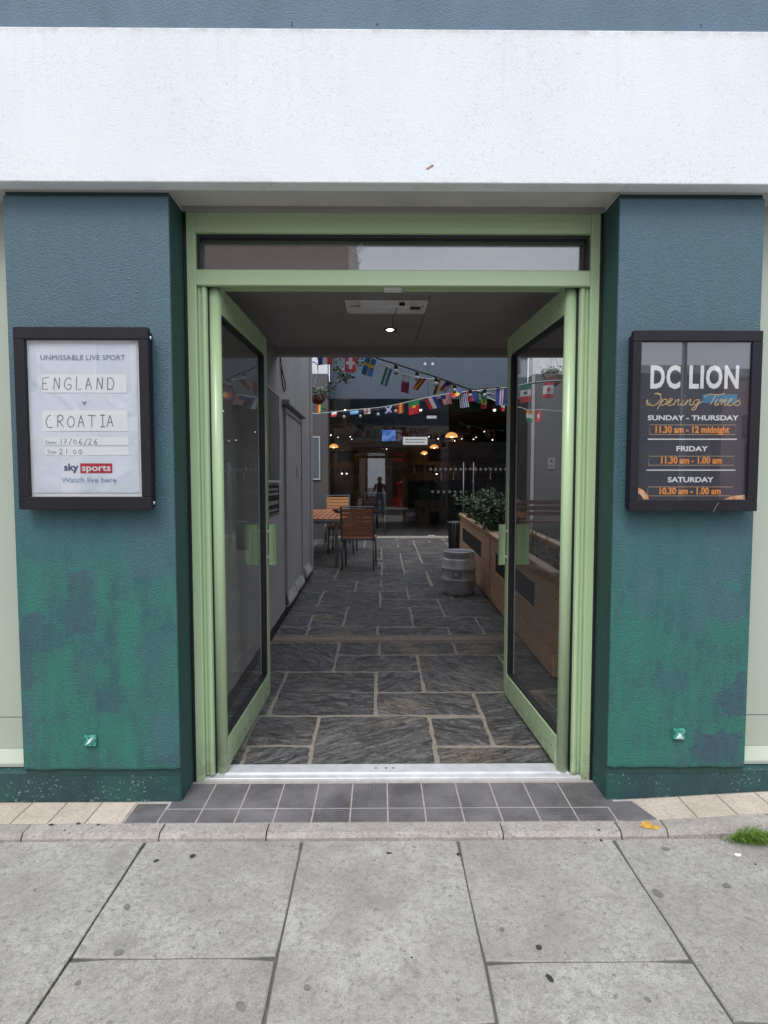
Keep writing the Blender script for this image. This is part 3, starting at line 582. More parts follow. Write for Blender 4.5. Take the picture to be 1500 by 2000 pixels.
HAND = {  # strokes in a unit cell: width about .7, height 1
 'E': [[(.62, 1.05), (.1, .97), (.06, .0), (.5, .06)], [(.1, .5), (.4, .52)]], 'N': [[(.08, 0), (.2, 1)], [(.2, 1), (.55, .05)], [(.55, .05), (.62, 1.02)]],
 'G': [['s', (.68, .86), (.45, 1.0), (.15, .7), (.12, .25), (.4, 0), (.66, .2), (.6, .42), (.35, .4)]], 'L': [[(.25, 1.1), (.18, -.02), (.6, .05)]],
 'A': [[(.05, 0), (.32, .98)], [(.32, .98), (.58, .02)], [(.16, .38), (.5, .42)]], 'D': [['s', (.1, .95), (.45, .98), (.66, .6), (.5, .1), (.12, .02)], [(.14, .92), (.1, 0)]],
 'C': [['s', (.5, 1.0), (.25, .88), (.05, .4), (.25, -.04), (.6, .0)]], 'R': [[(.12, 0), (.18, 1)], ['s', (.1, .85), (.4, 1.02), (.62, .8), (.45, .52), (.2, .5)], [(.25, .5), (.62, 0)]],
 'O': [['s', (.35, .9), (.1, .6), (.12, .15), (.4, .0), (.65, .3), (.6, .75), (.35, .92)]], 'T': [[(0, 1), (.68, .95)], [(.35, .97), (.32, 0)]], 'I': [[(.15, 1), (.55, 1)], [(.35, 1), (.35, 0)], [(.12, 0), (.58, .02)]],
 '1': [[(.3, 1), (.3, 0)]], '7': [[(.08, .95), (.55, .95), (.25, 0)], [(.15, .5), (.5, .5)]], '/': [[(0, -.1), (.5, 1.1)]], '0': [['s', (.3, .85), (.06, .5), (.28, .05), (.56, .4), (.32, .86)]],
 '6': [['s', (.5, .95), (.15, .6), (.1, .2), (.35, 0), (.52, .25), (.3, .45), (.12, .3)]], '2': [['s', (.1, .8), (.3, 1), (.52, .75), (.3, .35), (.08, .03), (.55, .05)]], ':': [[(.2, .3), (.22, .38)], [(.2, .7), (.22, .78)]],
 '3': [['s', (.1, .9), (.4, .95), (.45, .65), (.2, .52), (.5, .35), (.42, .02), (.08, .1)]], '9': [['s', (.45, .9), (.2, .95), (.1, .65), (.4, .6), (.48, .9), (.4, .3), (.25, 0)]]}
def handwrite(s, x0, z0, cw, ch, w, Y, pitch=.85, rot=0):
    mb = MB(); x = x0
    for c in s:
        if c != ' ':
            for st in HAND[c]:
                pts = st[1:] if st[0] == 's' else st
                pts = smooth_path(pts) if st[0] == 's' else pts
                pp = [(x + p[0] * cw - x0, p[1] * ch) for p in pts]
                pp = [(x0 + a * math.cos(rot) - b * math.sin(rot), z0 + a * math.sin(rot) + b * math.cos(rot)) for a, b in pp]
                V, F = ribbon(pp, w, Y); mb.add(V, F)
        x += cw * (pitch if c not in '1I:/' else pitch * .72)
    return mb
M['scratch'] = plain('etched_scratch', (.6, .6, .62), .6, var=.1)
a = P(722, 512, 2.579); mb = handwrite('90', a.x - .03, a.z + .01, .018, .030, .0022, 2.5785, rot=2.5)
mb2 = handwrite('1703', P(706, 474, 2.579).x, P(706, 474, 2.579).z, .019, .034, .0022, 2.5785, rot=-2.45)
mb.add(mb2.v, mb2.f); mb.build('scratched_numbers', M['scratch'], df, fix=False)
th = MB(); th.prism([(2.524, -.004), (2.524, .010), (2.560, .012), (2.562, .018), (2.640, .018), (2.644, .004), (2.644, -.004)], 'x', xl - .0, xr + .0)
th.build('threshold', M['alu'], df, bevel=.0012)
for x in (-.02, .03, .065): MB().disc((x, 2.60, .018), .006, 'z', .0008, 10, jit=.3).build('screw_head', M['frame_grey'], df)
cb = MB().box(.020, .105, 2.575, 2.620, 2.318, 2.345).build('door_catch', M['white_plastic'], df, bevel=.003)
MB().box(.022, .103, 2.5455, 2.5745, 2.326, 2.3415).build('catch_bracket', G, df)
for x in (.035, .085): MB().disc((x, 2.5445, 2.334), .003, 'y', .001, 8).build('screw_head', M['chrome'], df)

# ------------------------------------------------------------------ DOORS, both swung inwards
def door(s, hx, fx, zt_h, zt_f, label):
    # s=+1: left leaf (inner face looks towards +X)
    e = empty('glass_door', (hx, 2.60, 0), label, 'door', 'open leaves of the entrance double door')
    Yh, Yf = 2.60, 3.50
    def X(y): return hx + (fx - hx) * (y - Yh) / (Yf - Yh)
    T = .046
    def slab(name, y0, y1, z0a, z1a, z0b, z1b, mat, t0=0, t1=T, bev=.002, parent=None):
        # piece between depths t0..t1 behind the inner face, y0..y1 along the leaf
        bot = [(X(y0) - s * t0, y0, z0a), (X(y1) - s * t0, y1, z0b), (X(y1) - s * t1, y1, z0b), (X(y0) - s * t1, y0, z0a)]
        top = [(X(y0) - s * t0, y0, z1a), (X(y1) - s * t0, y1, z1b), (X(y1) - s * t1, y1, z1b), (X(y0) - s * t1, y0, z1a)]
        return MB().hexa(bot, top).build(name, mat, parent or e, bevel=bev)
    # rounded hinge stile
    cx = hx - s * .023
    n = 20; poly = [(cx + .0275 * math.cos(2 * math.pi * k / n), 2.577 + .026 * math.sin(2 * math.pi * k / n)) for k in range(n)]
    MB().prism(poly, 'z', .022, 2.335).build('hinge_stile', G, e, bevel=.0015, smooth=False).data.polygons.foreach_set('use_smooth', [True] * 0 or [False] * 0) if False else None
    o = MB().prism(poly, 'z', .022, 2.335).build('hinge_stile', G, e)
    for p in o.data.polygons: p.use_smooth = abs(p.normal.z) < .5
    B, Tz = .028, 2.335
    slab('bottom_rail', 2.603, 3.428, B, B + .145, B + .012, B + .157, G)
    slab('top_rail', 2.603, 3.428, Tz - .125, Tz, Tz - .115, Tz, G)
    slab('free_stile', 3.429, 3.50, B + .012, Tz, B + .012, Tz, G, bev=.006)
    slab('pane', 2.603, 3.42, B + .14, Tz - .12, B + .15, Tz - .11, M['glass'], .020, .026, 0)
    slab('gasket', 2.603, 3.417, B + .1455, B + .160, B + .1575, B + .172, M['gasket'], .006, .040, 0)
    slab('gasket', 2.603, 3.417, Tz - .140, Tz - .1255, Tz - .130, Tz - .1155, M['gasket'], .006, .040, 0)
    slab('gasket', 3.408, 3.4285, B + .172, Tz - .13, B + .172, Tz - .13, M['gasket'], .002, .0345, 0)
    slab('glazing_bead', 3.404, 3.408, B + .172, Tz - .13, B + .172, Tz - .13, M['alu'], .0346, .0405, 0)
    for yy, zz2 in ((2.66, B + .075), (3.40, B + .085), (2.66, Tz - .06), (3.40, Tz - .055), (3.462, 1.25), (3.462, .80)):
        MB().disc((X(yy) + (0 if s > 0 else -.0012) + s * .0002, yy, zz2), .006, 'x', .0012, 10).build('screw_head', M['frame_grey'], e)
    slab('pivot_shoe', 2.605, 2.70, B - .012, B - .001, B - .012, B - .001, M['alu'], .006, .038)
    slab('lock_plate', 3.5005, 3.5025, 1.20, 1.38, 1.20, 1.38, M['alu'], .010, .034, 0)
    # pull handles on both faces: a flat flange with a folded lip on two stand-offs
    for side, off in ((1, 0.), (-1, T)):
        h = bpy.data.objects.new('handle', None)
        def hb(name, y0, y1, z0, z1, t0, t1, mat=G, par=None): return slab(name, y0, y1, z0, z1, z0, z1, mat, t0, t1, .0015, par)
        if side == 1: o1 = hb('handle', 3.448, 3.452, .895, 1.155, -.052, -.012); hb('lip', 3.420, 3.452, .895, 1.155, -.056, -.0522, par=o1)
        else: o1 = hb('handle', 3.448, 3.452, .895, 1.155, T + .012, T + .086); hb('lip', 3.435, 3.452, .895, 1.155, T + .0862, T + .090, par=o1)
        bpy.data.objects.remove(h)
        for z in (.94, 1.105):
            if side == 1: hb('stand_off', 3.442, 3.458, z, z + .016, -.0118, -.0005, M['alu'], o1)
            else: hb('stand_off', 3.442, 3.458, z, z + .016, T + .0005, T + .0118, M['alu'], o1)
    return e
door(1, -.742, -.715, 0, 0, 'left light green framed glass door leaf standing open into the passage')
door(-1, .868, .812, 0, 0, 'right light green framed glass door leaf standing open beside the planter')

# ------------------------------------------------------------------ PASSAGE walls and ceiling
wl = empty('passage_wall', (-.93, 5, 0), 'grey painted left passage wall with closed flush door and black skirting', 'wall')
def zc(y): return 2.534 + .048 * (y - 3.28)
MB().box(-1.25, -.93, 2.62, 7.46, .12, 4.9).build('wall_face', M['wall_grey'], wl)
MB().hexa([(-1.25, 2.62, -.1), (-.926, 2.62, -.1), (-.926, 7.455, -.1), (-1.25, 7.455, -.1)], [(-1.25, 2.62, fz(2.62) + .10), (-.926, 2.62, fz(2.62) + .10), (-.926, 7.455, fz(7.46) + .07), (-1.25, 7.455, fz(7.46) + .07)]).build('skirting', M['black'], wl)
# flush service door with frame and closer
dp = MB().box(-.93, -.918, 5.36, 6.36, fz(5.8) + .09, 2.10).build('service_door', M['wall_grey'], wl, bevel=.002)
for y in (5.30, 6.365): MB().box(-.93, -.905, y, y + .055, fz(y) + .10, 2.16).build('door_architrave', M['wall_grey'], wl, bevel=.003)
MB().box(-.93, -.905, 5.355, 6.365, 2.105, 2.16).build('door_architrave', M['wall_grey'], wl, bevel=.003)
MB().box(-.93, -.86, 5.22, 6.46, 2.17, 2.215).build('drip_moulding', M['wall_grey'], wl, bevel=.004)
hd = MB().box(-.9179, -.89, 5.98, 6.0, 1.48, 1.60).build('door_pull', M['alu'], wl, bevel=.003); MB().box(-.9179, -.905, 6.03, 6.07, 1.44, 1.47).build('latch', M['alu'], wl)
for (y0, y1) in ((5.30, 5.82), (5.83, 6.40), (6.62, 7.1)):
    MB().prism([(-.926, fz(y0) + .12), (-.895, fz(y0) + .10), (-.885, fz(y0) + .14), (-.926, fz(y0) + .25)], 'y', y0, y1).build('weather_board', plain('worn_white_board', (.42, .41, .40), .6, var=.3, scale=12), wl, bevel=.002)
MB().tube([(-.925, 6.9 - .02 * k, .16) for k in range(2)], .001).build('cable_clip', M['black'], wl) if False else None
mb = MB(); pts = [P(547, 690, 5.1), P(547, 735, 5.15), P(549, 752, 5.2), P(556, 765, 5.3), P(561, 760, 5.35), P(563, 750, 5.35), P(557, 728, 5.2), P(549, 705, 5.1), P(548, 690, 5.08)]
mb.tube([(-.918, p.y, p.z) for p in pts], .006, 6); mb.build('cable_loop', M['gasket'], wl, smooth=True)
# far end: flared corner batten
MB().box(-.932, -.915, 7.25, 7.462, .22, 4.9).build('corner_batten', M['wall_grey'], wl, bevel=.003)
# frames and notice on the left wall
fr = empty('noticeboard', (-.92, 4.75, 1.9), 'tall empty grey noticeboard in thin aluminium frame on left passage wall', 'noticeboard', 'aluminium notice frames on grey walls')
y0, y1, z0, z1 = 4.42, 4.99, 1.44, 2.20
MB().box(-.928, -.920, y0, y1, z0, z1).build('board', plain('grey_board', (.16, .17, .165), .4), fr)
for a_ in ((y0 - .02, y0, z0 - .02, z1 + .02), (y1, y1 + .02, z0 - .02, z1 + .02), (y0, y1, z0 - .02, z0), (y0, y1, z1, z1 + .02)): MB().box(-.928, -.912, *a_).build('frame_bar', M['alu'], fr, bevel=.002)
nt = empty('wall_notice', (-.92, 4.7, 1.25), 'small black notice with cream print beside the left door leaf', 'notice')
MB().box(-.928, -.922, 4.44, 4.98, 1.14, 1.40).build('board', M['black'], nt)
mb = MB(); qn = random.Random(2)
for k, z in enumerate((1.365, 1.325, 1.255, 1.185)): mb.box(-.9218, -.9210, 4.50, 4.92, z - (.012 if k != 2 else .025), z + .008)
mb.build('cream_print', plain('cream_print', (.30, .28, .24), .6), nt); MB().box(-.9218, -.9205, 4.45, 4.97, 1.150, 1.153).build('border_line', M['ink_gold'], nt)

ce = empty('passage_ceiling', (0, 4, 2.55), 'dark grey panelled ceiling over the entrance passage', 'ceiling')
def cpan(x0, x1, y0, y1):
    MB().hexa([(x0, y0, zc(y0)), (x1, y0, zc(y0)), (x1, y1, zc(y1)), (x0, y1, zc(y1))], [(x0, y0, 2.70), (x1, y0, 2.70), (x1, y1, 2.70), (x0, y1, 2.70)]).build('ceiling_panel', M['ceiling'], ce)
xs = [-1.2, -.91, .300, 1.35, 2.1]
for a_, b_ in zip(xs[:-1], xs[1:]): cpan(a_ + .002, b_ - .002, 2.665, 4.885)
MB().box(-1.2, 2.1, 4.888, 5.0, 2.556, 2.72).build('edge_beam', M['ceiling'], ce, bevel=.004)
MB().box(-.93, 1.95, 2.5, 2.662, 2.637, 2.70).build('head_infill', M['ceiling'], ce)
# stripped light fitting with dangling sensor
y0, y1 = 3.39, 3.69; lf = empty('light_fitting', (.05, 3.5, zc(3.5)), 'stripped off-white fluorescent light fitting with exposed gear in the ceiling', 'light fitting')
M['housing'] = plain('dusty_housing', (.80, .74, .71), .6, var=.15, scale=14)
c0, c1 = P(676, 591, 3.2), P(833, 611, 3.05)
xa, xb = -.215, .30
def zcy(y): return zc(y) - .001
MB().hexa([(xa, y0, zcy(y0) - .006), (xb, y0, zcy(y0) - .006), (xb, y1, zcy(y1) - .006), (xa, y1, zcy(y1) - .006)], [(xa, y0, zcy(y0)), (xb, y0, zcy(y0)), (xb, y1, zcy(y1)), (xa, y1, zcy(y1))]).build('back_plate', M['housing'], lf, bevel=.002)
MB().box(-.12, .19, 3.40, 3.50, zc(3.5) - .045, zc(3.5) - .004).build('gear_tray', plain('grey_tray', (.8, .8, .82), .4), lf, bevel=.004)
MB().box(.12, .155, 3.394, 3.3995, zc(3.5) - .038, zc(3.5) - .018).build('terminal_block', M['black'], lf); MB().box(.195, .26, 3.52, 3.55, zc(3.5) - .014, zc(3.5) - .004).build('slot', M['black'], lf); MB().box(-.16, -.115, 3.49, 3.498, zc(3.5) - .012, zc(3.5) - .006).build('wire', M['rust'], lf)
for x, y in ((.0, 3.585), (.08, 3.585), (-.175, 3.5), (.275, 3.5)): MB().disc((x, y, zc(y) - .010), .006, 'z', .003, 10).build('clip', M['black'], lf)
cp = [(.105, 3.42, zc(3.5) - .045), (.10, 3.42, zc(3.5) - .075), (.083, 3.45, zc(3.5) - .09), (.082, 3.51, zc(3.5) - .12), (.095, 3.55, zc(3.5) - .145), (.103, 3.57, zc(3.5) - .157)]
MB().tube(cp, .0022, 6).build('dangling_wire', M['black'], lf, smooth=True)
bm = bmesh.new(); bmesh.ops.create_uvsphere(bm, u_segments=12, v_segments=8, radius=.008); me = bpy.data.meshes.new('s'); bm.to_mesh(me); bm.free()
mb = MB(); mb.add([(v.co.x + .104, v.co.y + 3.575, v.co.z + zc(3.5) - .164) for v in me.vertices], [tuple(p.vertices) for p in me.polygons]); mb.build('sensor_bulb', plain('grey_sensor', (.4, .4, .4), .4), lf, smooth=True)
dl = empty('downlight', (.075, 4.15, zc(4.15)), 'lit round recessed downlight in the passage ceiling behind the dangling wire', 'downlight')
zz = zc(4.16)
MB().lathe([(.05, -.001), (.052, -.006), (.030, -.006), (.028, .004)], (.078, 4.16, zz), 24).build('bezel', plain('copper_bezel', (.14, .07, .06), .3, .5), dl, smooth=True)
MB().disc((.078, 4.16, zz - .0055), .028, 'z', .002, 20).build('lamp', emit('downlight_glow', (1, .88, .82), 9), dl)

# right hand side wall of passage, beyond the right leaf
wr = empty('passage_side_wall', (1.95, 3.8, 0), 'short dark grey wall closing the passage on the right behind the door', 'wall')
MB().box(1.95, 2.2, 2.62, 5.0, -.1, 2.72).build('wall_face', M['wall_grey'], wr)

# ------------------------------------------------------------------ COURTYARD walls
def cwall(label, x0, x1, y0, y1, split=3.56, white=True, top=4.9):
    e = empty('courtyard_wall', ((x0 + x1) / 2, (y0 + y1) / 2, 0), label, 'wall')
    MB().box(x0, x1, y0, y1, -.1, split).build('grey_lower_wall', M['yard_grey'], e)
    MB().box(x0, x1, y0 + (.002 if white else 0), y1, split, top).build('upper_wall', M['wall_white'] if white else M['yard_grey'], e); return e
cwall('grey courtyard wall behind the wooden table with notice frame and white top', -4.0, -1.025, 10.8, 11.15)
e = cwall('grey courtyard wall with white top seen through the right door glass', 3.02, 5.2, 10.8, 11.15)
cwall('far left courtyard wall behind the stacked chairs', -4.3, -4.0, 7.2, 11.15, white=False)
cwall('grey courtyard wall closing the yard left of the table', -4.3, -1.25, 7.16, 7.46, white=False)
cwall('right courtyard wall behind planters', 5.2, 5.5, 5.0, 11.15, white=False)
cwall('courtyard wall facing back over the passage on the right', 2.2, 5.5, 4.7, 5.0, white=False)
MB().box(3.0, 3.06, 10.78, 10.8, -.1, 3.56).build('white_corner_strip', M['wall_grey'], e)
fr = empty('noticeboard', (-1.26, 10.79, 1.9), 'narrow grey noticeboard in bright aluminium frame above the table', 'noticeboard', 'aluminium notice frames on grey walls')
x0, x1, z0, z1 = -1.55, -1.20, 1.50, 2.31
MB().box(x0, x1, 10.786, 10.796, z0, z1).build('board', plain('slate_board', (.13, .16, .18), .4), fr)
for a_ in ((x0 - .022, x0, z0 - .022, z1 + .022), (x1, x1 + .022, z0 - .022, z1 + .022), (x0, x1, z0 - .022, z0), (x0, x1, z1, z1 + .022)): MB().box(a_[0], a_[1], 10.776, 10.796, a_[2], a_[3]).build('frame_bar', M['alu'], fr, bevel=.002)
nt = empty('wall_notice', (3.5, 10.79, 1.6), 'small framed grey notice on the courtyard wall seen through right door glass', 'notice')
c = P(1077, 905, 10.79); MB().box(c.x - .07, c.x + .07, 10.785, 10.797, c.z - .11, c.z + .11).build('sheet', plain('grey_sheet', (.25, .25, .25), .5), nt)
MB().disc((c.x, 10.784, c.z + .05), .025, 'y', .0012, 14).build('printed_circle', M['black'], nt); MB().box(c.x - .05, c.x + .05, 10.7842, 10.785, c.z - .06, c.z - .045).build('printed_line', M['black'], nt)
# bench seen dimly through the right door glass
M['bench_wood'] = wood('dark_bench_wood', (.035, .018, .014), (.06, .032, .024))
bn = empty('slatted_bench', (3.4, 9.9, fz(9.9)), 'dark brown slatted bench seen dimly through the right door glass', 'bench')
for k in range(3): MB().box(2.6, 4.6, 10.45, 10.48, fz(10) + .52 + k * .11, fz(10) + .60 + k * .11).build('back_slat', M['bench_wood'], bn, bevel=.003)
for k in range(3): MB().box(2.6, 4.6, 9.95 + k * .15, 10.08 + k * .15, fz(10) + .42, fz(10) + .45).build('seat_slat', M['bench_wood'], bn, bevel=.003)
for x in (2.65, 4.5):
    for y in (9.97, 10.44): MB().box(x, x + .05, y, y + .05, fz(10) - .01, fz(10) + .42).build('leg', M['frame_grey'], bn)

# ------------------------------------------------------------------ BAR behind shop glass
ZB = .300; YB = 11.2
bar = empty('bar_building', (1, YB, ZB), 'dark bar room behind full-height shop glass under a slate grey fascia', 'building')
for x0, x1, z0, z1 in ((-1.02, .985, 3.13, 3.985), (.992, 3.02, 3.13, 3.985), (-1.02, .985, 3.992, 5.6), (.992, 3.02, 3.992, 5.6)):
    MB().box(x0, x1, YB - .02, YB + .1, z0, z1).build('fascia_panel', M['fascia_grey'], bar, bevel=.003)
for px, py in ((830, 697), (845, 697), (830, 711), (845, 711)):
    c = P(px, py, YB - .02); MB().disc((c.x, YB - .033, c.z), .028, 'y', .012, 14).build('fixing_disc', plain('white_disc', (.6, .6, .6), .4), bar)
for x0, x1 in ((-1.02, 1.02), (1.026, 3.02)): MB().box(x0, x1, YB, YB + .012, ZB + .02, 3.125).build('shop_pane', M['glass_bar'], bar)
MB().box(-1.02, 3.02, YB - .02, YB + .03, ZB - .02, ZB + .018).build('floor_channel', M['alu'], bar)
for px, py, w_ in ((843, 1048, .075), (843, 815, .10)):
    c = P(px, py, YB - .01); MB().box(c.x - w_, c.x + w_, YB - .022, YB - .002, c.z - (.025 if py > 900 else .03), c.z + .03).build('patch_fitting', plain('white_patch', (.5, .49, .48), .4), bar, bevel=.003)
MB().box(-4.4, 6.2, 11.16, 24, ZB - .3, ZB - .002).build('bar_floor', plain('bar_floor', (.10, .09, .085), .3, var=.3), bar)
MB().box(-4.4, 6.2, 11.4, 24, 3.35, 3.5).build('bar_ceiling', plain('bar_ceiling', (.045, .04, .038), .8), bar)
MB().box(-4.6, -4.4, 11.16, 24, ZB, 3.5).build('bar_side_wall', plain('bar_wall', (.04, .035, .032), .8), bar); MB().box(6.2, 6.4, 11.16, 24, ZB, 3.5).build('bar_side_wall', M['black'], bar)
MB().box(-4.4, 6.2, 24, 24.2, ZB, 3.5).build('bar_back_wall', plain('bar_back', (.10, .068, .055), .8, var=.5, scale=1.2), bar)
for px0, px1, py0, py1, Y, col in ((640, 720, 906, 916, 22, (.14, .07, .04)), (640, 715, 862, 868, 23, (.12, .06, .035)), (1, 2, 3, 4, 0, 0), (795, 850, 908, 915, 20, (.22, .13, .04)), (836, 905, 878, 900, 20.5, (.20, .05, .025)), (928, 960, 880, 905, 19.8, (.25, .02, .02)), (660, 690, 880, 900, 21, (.02, .02, .02)), (905, 990, 905, 913, 20, (.18, .10, .04)), (640, 700, 880, 884, 18, (.10, .09, .08)), (840, 990, 888, 892, 19, (.12, .05, .03))):
    if Y == 0: continue
    a_, b_ = P(px0, py1, Y), P(px1, py0, Y); MB().box(a_.x, b_.x, Y, Y + .3, a_.z, b_.z).build('back_bar_cabinet', plain('cabinet', col, .5, var=.4, scale=6), bar)
# counter with bottle row
a_, b_ = P(800, 1010, 15.2), P(990, 942, 15.2)
MB().box(a_.x, a_.x + 4, 15.2, 15.9, ZB, b_.z).build('bar_counter', plain('counter_front', (.012, .011, .011), .6, var=.3), bar); MB().box(a_.x - .05, a_.x + 4, 15.1, 16.0, b_.z, b_.z + .05).build('counter_top', plain('counter_top', (.05, .03, .02), .25), bar)
mb = MB(); qb = random.Random(4)
for k in range(46): x = a_.x + .1 + k * .082; h = qb.uniform(.2, .32); mb.lathe([(.001, 0), (.03, 0), (.03, h * .6), (.012, h * .78), (.012, h), (.001, h)], (x, 17.4, 1.72), 7, m=k % 4)
mb.build('shelf_bottles', [plain('bottle_amber', (.35, .16, .03), .2), plain('bottle_green', (.03, .10, .05), .2), plain('bottle_clear', (.4, .4, .38), .2), plain('bottle_dark', (.10, .05, .03), .2)], bar, kind='stuff')
mb = MB()
for k in range(30): x = -1.6 + k * .09; h = qb.uniform(.2, .32); mb.lathe([(.001, 0), (.03, 0), (.03, h * .6), (.012, h * .78), (.012, h), (.001, h)], (x, 20.0, 1.75), 7, m=k % 4)
mb.build('shelf_bottles', [bpy.data.materials['bottle_amber'], bpy.data.materials['bottle_green'], bpy.data.materials['bottle_clear'], bpy.data.materials['bottle_dark']], bar, kind='stuff')
for x in (a_.x + .9, a_.x + 1.25, a_.x + 2.3):
    MB().lathe([(.001, 0), (.045, 0), (.03, .05), (.03, .28), (.05, .31), (.05, .38), (.001, .40)], (x, 15.4, b_.z + .05), 12).build('beer_tap', M['chrome'], bar, smooth=True)
mb = MB()
for k in range(17): mb.disc((1.05 + k * .103, YB - .003, 1.70), .030, 'y', .001, 12)
for k in range(7): mb.disc((1.09 + k * .117, YB - .003, 1.235), .030, 'y', .001, 12)
mb.build('glazing_dots', plain('frosted_dot', (.11, .11, .10), .7), bar, kind='stuff')
gs = empty('green_sign', (0, 12, 3), 'plain dull green sign panel hanging behind the shop glass right of centre', 'sign'); a_, b_ = P(883, 803, 11.6), P(944, 787, 11.6)
MB().box(a_.x, b_.x, 11.6, 11.64, a_.z, b_.z).build('sign_panel', plain('dull_green', (.10, .17, .11), .5), gs)
# pendant lamps
def pendant(px, py, dia_px, dia, label):
    Y = dia * FPX / dia_px; c = P(px, py, Y)
    if Y > 23: Y = 23; c = P(px, py, Y)
    r = dia_px * Y / FPX / 2
    e = empty('pendant_lamp', tuple(c), label, 'pendant lamp', 'glowing dome pendants in the bar')
    t = NT('amber_shade'); t.out((.35, .16, .05), .4); t.b.inputs['Emission Color'].default_value = (1, .45, .12, 1); t.b.inputs['Emission Strength'].default_value = .8
    prof = [(r * math.cos(a * math.pi / 16), r * .75 * math.sin(a * math.pi / 16)) for a in range(0, 8)] + [(.02, r * .78)]
    MB().lathe([(x, z - r * .2) for x, z in prof], tuple(c), 20).build('lamp_shade', t.m, e, smooth=True)
    MB().lathe([(.001, -.05), (r * .22, -.02), (r * .28, .02), (r * .15, r * .4), (.001, r * .42)], (c.x, c.y, c.z - .01), 14).build('bulb', emit('warm_bulb', (1, .78, .42), 7), e, smooth=True)
    pl_ = bpy.data.lights.new('pendant_light', 'POINT'); pl_.energy = 3.5; pl_.color = (1, .62, .32); pl_.shadow_soft_size = .06
    po_ = bpy.data.objects.new('pendant_light', pl_); COL.objects.link(po_); po_.parent = e; po_.location = (0, 0, -.12)
    MB().tube([(c.x, c.y, c.z + r * .5), (c.x, c.y, 3.35)], .008, 6).build('flex', M['black'], e)
pendant(882, 851, 24, .36, 'largest amber dome pendant lamp, high in the right half of the bar')
pendant(848, 873, 17, .36, 'middle-sized amber dome pendant lamp below and left of the largest one')
pendant(829, 885, 14.5, .34, 'smallest amber dome pendant lamp, lowest of the right-hand three')
pendant(652, 872, 18, .36, 'amber dome pendant lamp nearest the left edge of the shop glass')
pendant(669, 884, 15, .34, 'amber dome pendant lamp low on the left, right of its neighbour')
SPL = ['tiny lit spotlight above the leftmost amber pendant', 'dim tiny spotlight between the leftmost pendant and the next one', 'tiny lit spotlight high above the second amber pendant', 'tiny spotlight just right of and below its twin above the second pendant',
 'tiny lit spotlight just right of the white notice', 'tiny lit spotlight left of the largest amber pendant', 'tiny lit spotlight directly below the largest amber pendant', 'tiny lit spotlight below and right of the largest amber pendant',
 'tiny lit spotlight level with its near twin, right of the largest pendant', 'tiny lit spotlight, upper right of the close pair near the right of the bar', 'tiny lit spotlight at the far right, left of the door stile', 'rightmost tiny spotlight, beside the right door stile',
 'round white downlight under the grey fascia left of the patch fitting', 'round white downlight under the grey fascia near the right door leaf', 'tiny lit spotlight at the height of the television, far right', 'left one of the low pair of white lamps above the far counter',
 'right one of the low pair of white lamps above the far counter', 'low white lamp above the dark bar counter', 'white downlight under the fascia at the left among the globe bulbs', 'faint tiny spotlight below the television']
sp_m = emit('spot_glow', (1, .9, .75), 4)
for i, (px, py, r) in enumerate([(646, 850, .028), (660, 854, .022), (684, 853, .03), (687, 858, .022), (838, 853, .026), (856, 857, .028), (888, 861, .024), (902, 857, .024), (925, 858, .028), (930, 854, .024), (962, 859, .028), (992, 860, .024), (822, 801, .05), (966, 801, .055), (946, 843, .03), (668, 925, .04), (677, 925, .035), (853, 926, .035), (674, 801, .04), (755, 877, .02)]):
    Y = 14 + (i * 7 % 5); c = P(px, py, Y if py < 870 else 16.5)
    if px in (822, 966, 674): c = P(px, py, 11.9)
    e = empty('spotlight', tuple(c), SPL[i], 'spotlight', 'tiny lit spotlights inside the bar')
    MB().disc((c.x, c.y, c.z), r * (.52 if py < 870 else .6), 'y', .02, 12, sz=.75).build('lens', sp_m, e); MB().tube([(c.x, c.y + .022, c.z), (c.x, c.y + .10, c.z + .02)], r * .65, 10).build('body', M['black'], e)
# television
tv = empty('television', (0.4, 17, 2.8), 'wall television showing a blue picture, hung high in the bar', 'television'); a_, b_ = P(744, 864, 16.9), P(787, 838, 16.9)
MB().box(a_.x, b_.x, 16.9, 16.96, a_.z, b_.z).build('screen_case', M['black'], tv, bevel=.01)
W_ = b_.x - a_.x; H_ = b_.z - a_.z
t = NT('tv_picture'); v = t.coord('World'); n_ = t.noise(v, 5, 3); cc = t.ramp(n_, [(.35, (.05, .12, .45)), (.5, (.14, .30, .80)), (.65, (.30, .42, .75))]); t.out((0, 0, 0), .4); t.l(cc, t.b.inputs['Emission Color']); t.b.inputs['Emission Strength'].default_value = .55
MB().box(a_.x + .03, a_.x + W_ * .66, 16.893, 16.8995, a_.z + .04, b_.z - .03).build('picture', t.m, tv)
t2 = NT('tv_picture_dark'); n_ = t2.noise(t2.coord('World'), 9, 3); cc = t2.ramp(n_, [(.4, (.01, .012, .02)), (.6, (.12, .12, .14))]); t2.out((0, 0, 0), .4); t2.l(cc, t2.b.inputs['Emission Color']); t2.b.inputs['Emission Strength'].default_value = .5
MB().box(a_.x + W_ * .665, b_.x - .03, 16.893, 16.8995, a_.z + .04, b_.z - .03).build('picture_side', t2.m, tv)
MB().tube([(a_.x + W_ / 2, 16.97, (a_.z + b_.z) / 2), (a_.x + W_ / 2, 16.99, 3.35)], .02, 8).build('ceiling_bracket', M['black'], tv)
